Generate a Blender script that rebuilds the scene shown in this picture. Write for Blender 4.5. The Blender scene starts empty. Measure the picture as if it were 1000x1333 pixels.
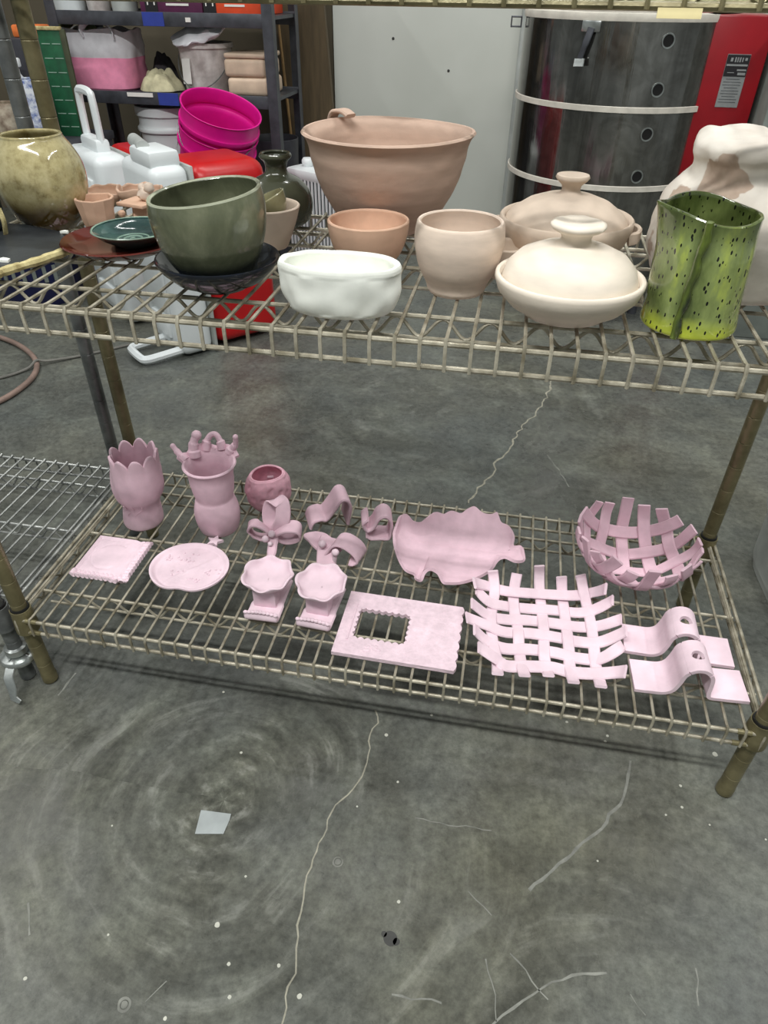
import bpy, bmesh, math, random
from mathutils import Vector as V, Matrix, noise
random.seed(7)
PI = math.pi
sc = bpy.context.scene
COL = sc.collection
sin, cos = math.sin, math.cos

# ---------------------------------------------------------------- camera
CAM = V((.7637, -.6923, 1.0393)); FPX = 897.3
yaw, pitch, roll = -.1744, .6557, .0137
fw = V((sin(yaw)*cos(pitch), cos(yaw)*cos(pitch), -sin(pitch)))
rt = V((cos(yaw), -sin(yaw), 0)); up = rt.cross(fw)
rt, up = rt*cos(roll)+up*sin(roll), up*cos(roll)-rt*sin(roll)
cd = bpy.data.cameras.new('camera'); cam = bpy.data.objects.new('camera', cd); COL.objects.link(cam)
cd.sensor_fit = 'HORIZONTAL'; cd.sensor_width = 36; cd.lens = FPX/1000*36; cd.clip_start = .01
cam.matrix_world = Matrix(((rt.x, up.x, -fw.x, CAM.x), (rt.y, up.y, -fw.y, CAM.y), (rt.z, up.z, -fw.z, CAM.z), (0, 0, 0, 1)))
sc.camera = cam

def at(px, py, z=None, y=None):
    """the place in the room seen at a photo pixel, on the level z or the upright plane y"""
    d = fw+rt*((px-500)/FPX)-up*((py-666.5)/FPX)
    t = (z-CAM.z)/d.z if z is not None else (y-CAM.y)/d.y
    return CAM+d*t

# ---------------------------------------------------------------- materials
def lin(c):
    return tuple(((x/255)/12.92 if x/255 <= .04045 else ((x/255+.055)/1.055)**2.4) for x in c)+(1,)
MATS = {}
class NT:
    def __init__(s, name):
        s.m = bpy.data.materials.new(name); s.m.use_nodes = True; s.t = s.m.node_tree
        s.b = s.t.nodes['Principled BSDF']; s._co = None
        MATS[name] = s.m
    def n(s, typ, **kw):
        nd = s.t.nodes.new('ShaderNode'+typ)
        for k, v in kw.items():
            if k in nd.inputs: nd.inputs[k].default_value = v
            else: setattr(nd, k, v)
        return nd
    def l(s, a, b): s.t.links.new(a, b)
    def co(s):
        if s._co is None: s._co = s.n('TexCoord').outputs['Object']
        return s._co
    def noise(s, scale, detail=4, rough=.55, stretch=None, dist=0):
        nd = s.n('TexNoise', Scale=scale, Detail=detail, Roughness=rough, Distortion=dist)
        if stretch:
            mp = s.n('Mapping', Scale=stretch); s.l(s.co(), mp.inputs[0]); s.l(mp.outputs[0], nd.inputs[0])
        else: s.l(s.co(), nd.inputs[0])
        return nd.outputs[0]
    def ramp(s, fac, stops, interp='LINEAR'):
        r = s.n('ValToRGB'); r.color_ramp.interpolation = interp
        el = r.color_ramp.elements
        while len(el) < len(stops): el.new(.5)
        for e, (p, c) in zip(el, stops): e.position = p; e.color = c if len(c) == 4 else lin(c)
        s.l(fac, r.inputs[0]); return r.outputs[0]
    def mix(s, fac, a, b, typ='MIX'):
        m = s.n('Mix', data_type='RGBA', blend_type=typ)
        for sock, v in ((m.inputs[0], fac), (m.inputs[6], a), (m.inputs[7], b)):
            if hasattr(v, 'links') or isinstance(v, bpy.types.NodeSocket): s.l(v, sock)
            else: sock.default_value = v
        return m.outputs[2]
    def color(s, c): s.l(c, s.b.inputs['Base Color'])
    def bump(s, h, strength=.2, dist=.002):
        b = s.n('Bump', Strength=strength, Distance=dist); s.l(h, b.inputs['Height']); s.l(b.outputs[0], s.b.inputs['Normal'])

def mat(name, rgb, rough=.6, metal=0, var=.12, scale=30, bump=0, bscale=None, coat=0, second=None, stretch=None, spec=None, trans=0):
    if name in MATS: return MATS[name]
    t = NT(name); b = t.b
    b.inputs['Roughness'].default_value = rough; b.inputs['Metallic'].default_value = metal
    b.inputs['Coat Weight'].default_value = coat; b.inputs['Coat Roughness'].default_value = .06
    if spec is not None: b.inputs['Specular IOR Level'].default_value = spec
    if trans: b.inputs['Transmission Weight'].default_value = trans
    f = t.noise(scale, stretch=stretch)
    lo = tuple(max(0, x*(1-var)) for x in rgb); hi = tuple(min(255, x*(1+var*.7)) for x in rgb)
    if second: c = t.ramp(f, [(.38, rgb), (.66, second)])
    else: c = t.ramp(f, [(.3, lo), (.7, hi)])
    t.color(c)
    if bump: t.bump(t.noise(bscale or scale*4, 5), bump)
    return t.m

pink = mat('pink_bisque', (230, 206, 216), .9, var=.05, scale=26, bump=.12, bscale=160, spec=.2)
pink2 = mat('rose_bisque', (220, 188, 200), .9, var=.06, scale=26, bump=.12, bscale=160, spec=.2)
rosedeep = mat('deep_rose_bisque', (224, 174, 188), .9, var=.08, scale=60, bump=.25, bscale=90, spec=.2)
pinkemb = mat('embossed_pink_bisque', (230, 206, 216), .9, var=.06, scale=70, bump=1.0, bscale=130, spec=.2)
tan = mat('tan_bisque', (204, 172, 150), .9, var=.08, scale=18, bump=.2, bscale=200, spec=.2)
terra = mat('terracotta_bisque', (212, 175, 150), .9, var=.06, scale=18, bump=.15, bscale=150, spec=.2)
bigclay = mat('brown_pink_bisque', (194, 168, 151), .92, var=.1, scale=7, bump=.25, bscale=110, stretch=(1, 1, 5), spec=.2)
cream = mat('cream_bisque', (224, 213, 198), .9, var=.05, scale=14, bump=.12, bscale=120, stretch=(1, 1, 4), spec=.2)
palecup = mat('pale_bisque', (218, 200, 184), .9, var=.07, scale=14, bump=.12, bscale=120, stretch=(1, 1, 4), spec=.2)
casser = mat('beige_bisque', (204, 187, 170), .9, var=.07, scale=14, bump=.12, bscale=120, spec=.2)
whiteclay = mat('white_clay', (236, 238, 230), .75, var=.03, scale=40, bump=.1, bscale=60, spec=.3)
wirem = mat('worn_wire_coating', (182, 176, 158), .38, .3, second=(124, 117, 98), scale=34, bump=.3, bscale=300)
postm = mat('olive_tarnished_post_shaded_shelf', (134, 126, 94), .36, .4, second=(100, 93, 66), scale=22, bump=.2, bscale=200)
greypost = mat('grey_steel_post', (126, 129, 128), .34, .35, second=(86, 89, 89), scale=24, bump=.1)
chrome = mat('dull_chrome', (176, 180, 178), .28, .85, var=.2, scale=30)
darkwire = mat('grey_chrome_wire', (182, 184, 180), .36, .5, second=(122, 124, 122), scale=30)
black = mat('black_plastic', (22, 22, 22), .5, var=.2)
whitepl = mat('white_plastic', (226, 231, 232), .35, var=.03, scale=6)
greypl = mat('pale_grey_plastic', (176, 180, 176), .5, var=.12, scale=9, bump=.1)
redpl = mat('red_plastic', (190, 22, 26), .35, var=.08, scale=8)
magenta = mat('magenta_plastic', (216, 18, 140), .4, var=.06, scale=10)
utils = mat('grey_painted_steel', (74, 76, 82), .45, .3, var=.2, scale=18, bump=.05)
kilnrim = mat('white_firebrick', (214, 208, 196), .85, var=.08, scale=20, bump=.2)
maroon = mat('maroon_glaze', (86, 32, 24), .12, var=.25, scale=14, coat=.6)
navy = mat('navy_black_glaze', (24, 30, 42), .16, second=(10, 13, 20), scale=30, coat=.3)
teal = mat('teal_glaze', (62, 92, 88), .13, second=(38, 62, 62), scale=24, coat=.7)
tealrim = mat('pale_teal_glaze', (140, 166, 150), .15, var=.1, coat=.6)
olivebottle = mat('dark_olive_glaze', (70, 72, 56), .2, second=(44, 46, 36), scale=12, coat=.5)
olive = mat('olive_glaze', (146, 142, 108), .2, second=(112, 108, 78), scale=20, coat=.5)
darkslab = mat('blackened_board', (56, 60, 62), .4, second=(26, 28, 32), scale=10, bump=.3, bscale=40)
rawedge = mat('raw_cream_edge', (202, 190, 140), .85, second=(150, 136, 92), scale=60, bump=.4)
tape = mat('masking_tape', (226, 212, 160), .8, var=.05)
duct = mat('grey_tape', (158, 164, 164), .55, var=.06)
brown = mat('dark_brown_board', (92, 78, 56), .7, var=.18, scale=5, stretch=(8, 8, 1), bump=.05)
woodedge = mat('worn_wood_edge', (150, 120, 78), .7, var=.2, scale=12, stretch=(6, 6, 1))
pinkcloth = mat('pink_canvas', (240, 150, 182), .9, var=.08, scale=20, bump=.3, bscale=60)
whitecloth = mat('white_canvas', (222, 222, 226), .9, var=.06, scale=20, bump=.3, bscale=60)
ragm = mat('khaki_rag', (186, 180, 148), .95, var=.15, scale=30, bump=.5, bscale=80)
greym = mat('charcoal_rag', (70, 66, 70), .95, second=(40, 38, 44), scale=20, bump=.5)
lime = mat('pale_green_cloth', (200, 214, 160), .9, var=.08)
orangebox = mat('orange_card', (238, 84, 44), .6, var=.05)
purplebox = mat('purple_card', (92, 38, 74), .6, var=.1)
maroonbox = mat('wine_card', (122, 26, 58), .6, var=.1)
blackcard = mat('black_card', (24, 22, 26), .6)
whiteprint = mat('white_print', (230, 228, 222), .7, var=.02)
bluetape = mat('blue_tape', (44, 62, 150), .6, var=.06)
clayblock = mat('bagged_clay', (216, 192, 168), .55, var=.08, scale=14, bump=.4, bscale=30)
dirtypail = mat('splashed_white_plastic', (222, 216, 212), .6, second=(170, 160, 156), scale=16)
greenmat = mat('green_mat', (18, 84, 52), .6, var=.15)
darkgreen = mat('dark_green_edge', (62, 66, 44), .7)
bluefab = mat('blue_print_fabric', (214, 220, 226), .9, second=(44, 78, 150), scale=46)
beige = mat('beige_stoneware', (196, 184, 164), .8, second=(120, 100, 84), scale=26, bump=.3)
redfab = mat('red_print_fabric', (190, 34, 34), .85, second=(216, 120, 96), scale=24)
navybin = mat('navy_plastic', (26, 30, 74), .4, var=.1)
hosem = mat('dusty_red_hose', (138, 116, 106), .6, var=.12, scale=14)
cordm = mat('grey_cord', (112, 110, 104), .6)
toolblk = mat('dark_tote', (58, 58, 64), .5)
sticker = mat('silver_label', (150, 152, 152), .45, .2, var=.06)
greytool = mat('grey_enamel', (124, 130, 124), .5, var=.1, scale=12)

def m_floor():
    t = NT('concrete_floor')
    big = t.noise(1.6, 6, .62); mid = t.noise(7, 8, .65, dist=.6); fine = t.noise(60, 8, .78)
    c = t.ramp(big, [(.3, (128, 134, 133)), (.52, (147, 149, 141)), (.72, (156, 155, 140))])
    m = t.ramp(mid, [(.28, (168, 168, 168)), (.5, (196, 196, 194)), (.74, (234, 236, 230))])
    c = t.mix(1.0, c, m, 'MULTIPLY')
    f = t.ramp(fine, [(.34, (160, 160, 160)), (.66, (255, 255, 255))])
    c = t.mix(.8, c, f, 'MULTIPLY')
    # trowel streaks swept round several centres
    wrp = t.n('VectorMath', operation='MULTIPLY_ADD'); wn = t.n('TexNoise', Scale=2.2, Detail=3); t.l(t.co(), wn.inputs[0])
    t.l(wn.outputs['Color'], wrp.inputs[0]); wrp.inputs[1].default_value = (.16, .16, 0); t.l(t.co(), wrp.inputs[2])
    for (x, y, fr, fa, sp, k) in ((.50, -.08, 34, 1.1, .62, .75), (1.12, -.42, 26, 1.3, .62, .5), (.62, 1.3, 16, 1.6, 1.1, .45)):
        v0 = t.n('VectorMath', operation='SUBTRACT'); t.l(wrp.outputs[0], v0.inputs[0]); v0.inputs[1].default_value = (x, y, 0)
        fl_ = t.n('VectorMath', operation='MULTIPLY'); t.l(v0.outputs[0], fl_.inputs[0]); fl_.inputs[1].default_value = (1, 1, 0)
        g = t.n('VectorMath', operation='LENGTH'); t.l(fl_.outputs[0], g.inputs[0])
        sp_ = t.n('SeparateXYZ'); t.l(fl_.outputs[0], sp_.inputs[0])
        an = t.n('Math', operation='ARCTAN2'); t.l(sp_.outputs[1], an.inputs[0]); t.l(sp_.outputs[0], an.inputs[1])
        m1 = t.n('Math', operation='MULTIPLY'); t.l(g.outputs['Value'], m1.inputs[0]); m1.inputs[1].default_value = fr
        m2 = t.n('Math', operation='MULTIPLY'); t.l(an.outputs[0], m2.inputs[0]); m2.inputs[1].default_value = fa
        cb = t.n('CombineXYZ'); t.l(m1.outputs[0], cb.inputs[0]); t.l(m2.outputs[0], cb.inputs[1])
        nz = t.n('TexNoise', Scale=1.0, Detail=6, Roughness=.62); t.l(cb.outputs[0], nz.inputs[0])
        msk = t.n('MapRange'); msk.inputs[1].default_value = sp; msk.inputs[2].default_value = sp*.35; msk.inputs[3].default_value = 0; msk.inputs[4].default_value = k
        t.l(g.outputs['Value'], msk.inputs[0])
        mm = t.n('Math', operation='MULTIPLY'); t.l(msk.outputs[0], mm.inputs[0]); t.l(t.ramp(t.noise(3.2, 3), [(.35, (20, 20, 20)), (.62, (255, 255, 255))]), mm.inputs[1])
        wc = t.ramp(nz.outputs[0], [(.34, (120, 122, 120)), (.5, (200, 201, 198)), (.62, (255, 255, 255))])
        c = t.mix(mm.outputs[0], c, t.mix(1.0, c, wc, 'MULTIPLY'))
        lt = t.ramp(nz.outputs[0], [(.57, (0, 0, 0)), (.70, (150, 150, 150))])
        m3 = t.n('Math', operation='MULTIPLY'); t.l(mm.outputs[0], m3.inputs[0]); t.l(lt, m3.inputs[1])
        c = t.mix(m3.outputs[0], c, lin((186, 188, 180)))
    sc_ = t.noise(5, 9, .75, stretch=(1, 6, 1), dist=1.2)
    s2 = t.ramp(sc_, [(.62, (0, 0, 0)), (.74, (90, 90, 90))])
    c = t.mix(s2, c, lin((158, 160, 152)))
    t.color(c)
    r = t.ramp(mid, [(.3, (120, 120, 120)), (.7, (175, 175, 175))])
    t.l(r, t.b.inputs['Roughness']); t.b.inputs['Roughness'].default_value = .5
    t.b.inputs['Specular IOR Level'].default_value = .3
    t.bump(fine, .12, .002)
    return t.m
floorm = m_floor()
crackm = mat('crack_filler', (150, 147, 132), .9, var=.15, scale=60)
scratchm = mat('scratch_mark', (124, 125, 118), .8, var=.2, scale=40)
dropm = mat('dried_slip', (186, 186, 174), .85, var=.06, scale=50)
stainm = mat('dark_stain', (62, 62, 60), .8)

def m_wall():
    t = NT('painted_wallboard')
    c = t.ramp(t.noise(1.3, 5), [(.3, (196, 199, 190)), (.7, (212, 214, 207))])
    t.color(c); t.b.inputs['Roughness'].default_value = .7; t.bump(t.noise(220, 3), .05)
    return t.m
wallm = m_wall()
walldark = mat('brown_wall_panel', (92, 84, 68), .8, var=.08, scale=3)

def m_kiln():
    t = NT('stainless_jacket')
    t.b.inputs['Metallic'].default_value = .9
    st = t.noise(9, 5, .6, stretch=(1, 1, .08)); sm = t.noise(14, 6, .7, dist=1.0)
    c = t.ramp(st, [(.3, (92, 92, 90)), (.5, (140, 139, 136)), (.7, (178, 176, 172))])
    c = t.mix(.55, c, t.ramp(sm, [(.35, (150, 148, 140)), (.7, (255, 255, 255))]), 'MULTIPLY')
    t.color(c)
    t.l(t.ramp(sm, [(.3, (70, 70, 70)), (.7, (115, 115, 115))]), t.b.inputs['Roughness'])
    t.bump(st, .25, .01)
    return t.m
kilnm = m_kiln()
kilnred = mat('red_enamel', (146, 10, 24), .3, var=.1, scale=7)
peepin = mat('dark_opening', (14, 13, 12), .9)

def m_pitcher():
    t = NT('speckled_green_glaze'); t.b.inputs['Roughness'].default_value = .12; t.b.inputs['Coat Weight'].default_value = .7
    n1 = t.noise(22, 5, .6, stretch=(1, 1, .35))
    c = t.ramp(n1, [(.30, (52, 64, 34)), (.44, (104, 118, 66)), (.56, (134, 148, 88)), (.70, (184, 198, 84))])
    sep = t.n('SeparateXYZ'); t.l(t.co(), sep.inputs[0])
    mr = t.n('MapRange'); mr.inputs[1].default_value = .032; mr.inputs[2].default_value = .004
    wob = t.n('Math', operation='MULTIPLY_ADD'); t.l(t.noise(30), wob.inputs[0]); wob.inputs[1].default_value = .03; t.l(sep.outputs[2], wob.inputs[2])
    ad = t.n('Math', operation='SUBTRACT'); t.l(wob.outputs[0], ad.inputs[0]); ad.inputs[1].default_value = .011
    t.l(ad.outputs[0], mr.inputs[0]); c = t.mix(mr.outputs[0], c, lin((190, 202, 62)))
    mr2 = t.n('MapRange'); mr2.inputs[1].default_value = .105; mr2.inputs[2].default_value = .14; mr2.inputs[4].default_value = .7
    t.l(ad.outputs[0], mr2.inputs[0]); c = t.mix(mr2.outputs[0], c, lin((40, 52, 18)))
    vo = t.n('TexVoronoi', Scale=230); mp = t.n('Mapping', Scale=(1, 1, .5)); t.l(t.co(), mp.inputs[0]); t.l(mp.outputs[0], vo.inputs[0])
    dots = t.n('Math', operation='LESS_THAN'); t.l(vo.outputs['Distance'], dots.inputs[0]); 
    pick = t.ramp(vo.outputs['Color'], [(.30, (0, 0, 0)), (.7, (150, 150, 150))])
    t.l(pick, dots.inputs[1])
    c = t.mix(dots.outputs[0], c, lin((14, 18, 8)))
    t.color(c); t.bump(t.noise(26, 3), .3, .004)
    return t.m
pitchm = m_pitcher()
pitchdark = mat('dark_glaze_seam', (40, 48, 30), .1, second=(120, 140, 50), scale=40, coat=.7, stretch=(1, 1, .3))
def m_patch():
    t = NT('torn_white_slip'); t.b.inputs['Roughness'].default_value = .85
    c = t.ramp(t.noise(6, 4), [(.3, (214, 208, 198)), (.7, (228, 222, 212))])
    wn = t.n('TexNoise', Scale=26, Detail=3); t.l(t.co(), wn.inputs[0])
    wv = t.n('VectorMath', operation='MULTIPLY_ADD'); t.l(wn.outputs['Color'], wv.inputs[0]); wv.inputs[1].default_value = (.05, .05, .05); t.l(t.co(), wv.inputs[2])
    for ctr, th in (((-.050, -.056, .148), .030), ((-.088, -.034, .110), .026), ((-.086, -.010, .06), .026), ((.07, -.06, .09), .028)):
        ds = t.n('VectorMath', operation='DISTANCE'); t.l(wv.outputs[0], ds.inputs[0]); ds.inputs[1].default_value = (ctr[0]+.025, ctr[1]+.025, ctr[2]+.025)
        lt_ = t.n('MapRange'); lt_.inputs[1].default_value = th; lt_.inputs[2].default_value = th-.002; t.l(ds.outputs['Value'], lt_.inputs[0])
        c = t.mix(lt_.outputs[0], c, t.ramp(t.noise(40, 3), [(.3, (170, 150, 134)), (.7, (194, 176, 160))]))
    c = t.mix(.5, c, t.ramp(t.noise(22, 4), [(.3, (215, 205, 198)), (.7, (255, 255, 255))]), 'MULTIPLY')
    t.color(c); t.bump(t.noise(16, 4), .5, .006); return t.m
patchm = m_patch()
def m_jar():
    t = NT('speckled_cream_glaze'); t.b.inputs['Roughness'].default_value = .1; t.b.inputs['Coat Weight'].default_value = .7
    c = t.ramp(t.noise(60, 6, .7), [(.3, (140, 126, 84)), (.48, (184, 172, 126)), (.7, (206, 196, 152))])
    sep = t.n('SeparateXYZ'); t.l(t.co(), sep.inputs[0])
    mr = t.n('MapRange'); mr.inputs[1].default_value = .05; mr.inputs[2].default_value = .028; t.l(sep.outputs[2], mr.inputs[0])
    c = t.mix(mr.outputs[0], c, t.ramp(t.noise(20, 4), [(.3, (66, 50, 22)), (.7, (104, 84, 40))]))
    t.color(c); return t.m
jarm = m_jar()
def m_green():
    t = NT('celadon_grey_glaze'); t.b.inputs['Roughness'].default_value = .2; t.b.inputs['Coat Weight'].default_value = .5
    c = t.ramp(t.noise(12, 6, .65, dist=.5), [(.3, (72, 76, 58)), (.5, (98, 102, 80)), (.72, (130, 132, 108))])
    sep = t.n('SeparateXYZ'); t.l(t.co(), sep.inputs[0])
    mr = t.n('MapRange'); mr.inputs[1].default_value = .03; mr.inputs[2].default_value = .018; t.l(sep.outputs[2], mr.inputs[0])
    c = t.mix(mr.outputs[0], c, lin((52, 56, 48)))
    t.color(c); return t.m
greenm = m_green()
greenrim = mat('pale_glaze_rim', (168, 172, 150), .2, var=.1, coat=.5)

# ---------------------------------------------------------------- mesh builder
class MB:
    def __init__(s): s.v = []; s.f = []; s.mi = []; s.cur = 0
    def add(s, vs, fs):
        o = len(s.v); s.v += [V(x) for x in vs]; s.f += [tuple(i+o for i in f) for f in fs]; s.mi += [s.cur]*len(fs); return s
    def lathe(s, prof, n=48, c=(0, 0, 0), mod=None):
        vs = []; fs = []; rings = []
        for i, (r, z) in enumerate(prof):
            if r < 1e-6: rings.append([len(vs)]); vs.append(V((c[0], c[1], c[2]+z))); continue
            ring = []
            for k in range(n):
                a = 2*PI*k/n; rr, zz, dx, dy = r, z, 0, 0
                if mod:
                    q = mod(a, i, r, z); rr, zz = q[0], q[1]
                    if len(q) > 2: dx, dy = q[2], q[3]
                ring.append(len(vs)); vs.append(V((c[0]+rr*cos(a)+dx, c[1]+rr*sin(a)+dy, c[2]+zz)))
            rings.append(ring)
        for A, B in zip(rings, rings[1:]):
            for k in range(n):
                k2 = (k+1) % n
                if len(A) == 1 and len(B) == 1: continue
                if len(A) == 1: fs.append((A[0], B[k2], B[k]))
                elif len(B) == 1: fs.append((A[k], A[k2], B[0]))
                else: fs.append((A[k], A[k2], B[k2], B[k]))
        return s.add(vs, fs)
    def tube(s, pts, r, n=8, closed=False):
        pts = [V(p) for p in pts]; N = len(pts); rs = r if isinstance(r, (list, tuple)) else [r]*N
        vs = []; fs = []; prev = None
        for i, p in enumerate(pts):
            a = pts[i-1] if (i or closed) else pts[i]; b = pts[(i+1) % N] if (i < N-1 or closed) else pts[i]
            t = (b-a).normalized()
            if prev is None: x = t.cross(V((0, 0, 1)) if abs(t.z) < .9 else V((1, 0, 0))).normalized()
            else: x = (prev-t*prev.dot(t)).normalized()
            prev = x; y = t.cross(x)
            for k in range(n):
                w = 2*PI*k/n; vs.append(p+(x*cos(w)+y*sin(w))*rs[i])
        for i in range(N if closed else N-1):
            j = (i+1) % N
            for k in range(n):
                k2 = (k+1) % n; fs.append((i*n+k, i*n+k2, j*n+k2, j*n+k))
        if not closed: fs += [tuple(reversed(range(n))), tuple(range((N-1)*n, N*n))]
        return s.add(vs, fs)
    def strip(s, pts, w, th, wdir):
        """flat bar with softened edges along pts; wdir one vector or one per point"""
        pts = [V(p) for p in pts]; N = len(pts); ws = w if isinstance(w, (list, tuple)) else [w]*N
        vs = []; fs = []; n = 8
        for i, p in enumerate(pts):
            t = (pts[min(i+1, N-1)]-pts[max(i-1, 0)]).normalized()
            wd = V(wdir[i]) if isinstance(wdir, list) else V(wdir)
            wd = (wd-t*wd.dot(t)).normalized(); nn = t.cross(wd)
            h = ws[i]/2; q = th/2; e = min(q*.7, h*.7)
            for (a, b) in ((-h, -q+e), (-h+e, -q), (h-e, -q), (h, -q+e), (h, q-e), (h-e, q), (-h+e, q), (-h, q-e)):
                vs.append(p+wd*a+nn*b)
        for i in range(N-1):
            for k in range(n):
                k2 = (k+1) % n; fs.append((i*n+k, i*n+k2, (i+1)*n+k2, (i+1)*n+k))
        fs += [tuple(reversed(range(n))), tuple(range((N-1)*n, N*n))]
        return s.add(vs, fs)
    def box(s, c, d, M=None, bev=0, seg=2):
        bm = bmesh.new(); bmesh.ops.create_cube(bm, size=1)
        for v in bm.verts: v.co = V((v.co.x*d[0], v.co.y*d[1], v.co.z*d[2]))
        if bev: bmesh.ops.bevel(bm, geom=bm.edges[:], offset=bev, segments=seg, profile=.5, affect='EDGES')
        for v in bm.verts: v.co = (M @ v.co if M else v.co)+V(c)
        bm.verts.index_update(); vs = [v.co.copy() for v in bm.verts]; fs = [tuple(v.index for v in f.verts) for f in bm.faces]; bm.free()
        return s.add(vs, fs)
    def sheet(s, fn, nu, nv, th, wrap=False):
        P = [[V(fn(i/nu, j/nv)) for j in range(nv+1)] for i in range(nu+(0 if wrap else 1))]
        nu1 = len(P); vs = []; W = nv+1
        def nrm(i, j):
            a = P[(i+1) % nu1] if wrap else P[min(i+1, nu1-1)]; b = P[(i-1) % nu1] if wrap else P[max(i-1, 0)]
            x = (a[j]-b[j]).cross(P[i][min(j+1, nv)]-P[i][max(j-1, 0)])
            return x.normalized() if x.length > 1e-12 else V((0, 0, 1))
        for sgn in (.5, -.5):
            for i in range(nu1):
                for j in range(W): vs.append(P[i][j]+nrm(i, j)*th*sgn)
        o = nu1*W; fs = []
        for i in range(nu1 if wrap else nu1-1):
            i2 = (i+1) % nu1
            for j in range(nv):
                a, b, c, d = i*W+j, i2*W+j, i2*W+j+1, i*W+j+1
                fs.append((a, b, c, d)); fs.append((o+d, o+c, o+b, o+a))
            fs.append((i2*W, i*W, o+i*W, o+i2*W)); fs.append((i*W+nv, i2*W+nv, o+i2*W+nv, o+i*W+nv))
        if not wrap:
            for j in range(nv):
                fs.append((j, j+1, o+j+1, o+j)); a = (nu1-1)*W+j; fs.append((a+1, a, o+a, o+a+1))
        return s.add(vs, fs)
    def disc_sheet(s, outline, zfn, rings, th):
        """a plate: outline(a)->(x,y) about its centre, zfn(t,a) height, closed below"""
        n = 96; vs = []; fs = []
        for side in (0, 1):
            vs.append(V((0, 0, zfn(0, 0)-(th if side else 0))))
            for k in range(1, rings+1):
                t = k/rings
                for i in range(n):
                    a = 2*PI*i/n; x, y = outline(a); vs.append(V((x*t, y*t, zfn(t, a)-(th if side else 0))))
        o = 1+rings*n
        for side in (0, 1):
            b = side*o
            def q(*ix): fs.append(tuple(ix) if not side else tuple(reversed(ix)))
            for i in range(n):
                i2 = (i+1) % n; q(b, b+1+i, b+1+i2)
                for k in range(rings-1): A = b+1+k*n; q(A+i, A+n+i, A+n+i2, A+i2)
        for i in range(n):
            i2 = (i+1) % n; A = 1+(rings-1)*n; fs.append((A+i2, A+i, o+A+i, o+A+i2))
        return s.add(vs, fs)
    def prism(s, poly, z0, z1):
        n = len(poly)
        vs = [V((x, y, z0)) for x, y in poly]+[V((x, y, z1)) for x, y in poly]
        fs = [tuple(reversed(range(n))), tuple(range(n, 2*n))]+[(i, (i+1) % n, n+(i+1) % n, n+i) for i in range(n)]
        return s.add(vs, fs)
    def ball(s, c, r, n=16, lump=0, sc_=9):
        rx, ry, rz = r if isinstance(r, tuple) else (r, r, r); m = n//2
        vs = []; fs = []
        for i in range(m+1):
            for k in range(n):
                th = PI*i/m; ph = 2*PI*k/n; d = V((sin(th)*cos(ph), sin(th)*sin(ph), cos(th)))
                q = 1+lump*noise.noise(d*1.7+V(c)*sc_*7)
                vs.append(V((c[0]+d.x*rx*q, c[1]+d.y*ry*q, c[2]+d.z*rz*q)))
        for i in range(m):
            for k in range(n):
                k2 = (k+1) % n; fs.append((i*n+k, (i+1)*n+k, (i+1)*n+k2, i*n+k2))
        return s.add(vs, fs)
    def build(s, name, m, parent=None, loc=(0, 0, 0), rot=(0, 0, 0), ang=38, flat=False):
        me = bpy.data.meshes.new(name); me.from_pydata([tuple(v) for v in s.v], [], s.f)
        ms = m if isinstance(m, (list, tuple)) else [m]
        for q in ms: me.materials.append(q)
        bm = bmesh.new(); bm.from_mesh(me)
        if len(ms) > 1:
            for f, k in zip(bm.faces, s.mi): f.material_index = k
        bmesh.ops.remove_doubles(bm, verts=bm.verts, dist=1e-6)
        bmesh.ops.recalc_face_normals(bm, faces=bm.faces); bm.to_mesh(me); bm.free()
        if not flat:
            me.polygons.foreach_set('use_smooth', [True]*len(me.polygons)); me.set_sharp_from_angle(angle=math.radians(ang))
        o = bpy.data.objects.new(name, me); COL.objects.link(o); o.location = loc; o.rotation_euler = rot
        if parent: o.parent = parent
        return o
def tag(o, label, cat, group=None, kind=None):
    o['label'] = label; o['category'] = cat
    if group: o['group'] = group
    if kind: o['kind'] = kind
    return o
def thing(name, label, cat, loc=(0, 0, 0), rot=(0, 0, 0), group=None):
    o = bpy.data.objects.new(name, None); COL.objects.link(o); o.location = loc; o.rotation_euler = rot; o.empty_display_size = .02
    return tag(o, label, cat, group)
def struct(o): o['kind'] = 'structure'; return o
def bez(pts, n=8):
    """smooth curve through points"""
    pts = [V(p) for p in pts]; out = []
    for i in range(len(pts)-1):
        p0 = pts[max(i-1, 0)]; p1 = pts[i]; p2 = pts[i+1]; p3 = pts[min(i+2, len(pts)-1)]
        for k in range(n):
            t = k/n; out.append(.5*((2*p1)+(p2-p0)*t+(2*p0-5*p1+4*p2-p3)*t*t+(3*p1-p0-3*p2+p3)*t**3))
    out.append(pts[-1]); return out
def prof(pts, n=5): return [(p.x, p.y) for p in bez([(r, z, 0) for r, z in pts], n)]
def vessel(outer, th, n=56, floor=None, fine=5):
    """closed wall profile from an outer silhouette (r,z) base to rim"""
    o = prof(outer, fine); inn = []
    fl = floor if floor is not None else th
    for r, z in reversed(o):
        if z <= fl+.001: break
        inn.append((max(r-th, .001), z))
    top = o[-1]
    P = [(0, o[0][1])]+o+[(top[0]-th*.25, top[1]+th*.32), (top[0]-th*.75, top[1]+th*.32)]+inn+[(max(inn[-1][0]*.85, .001), fl), (0, fl)]
    return P
def rotz(a): return Matrix.Rotation(a, 3, 'Z')

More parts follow.
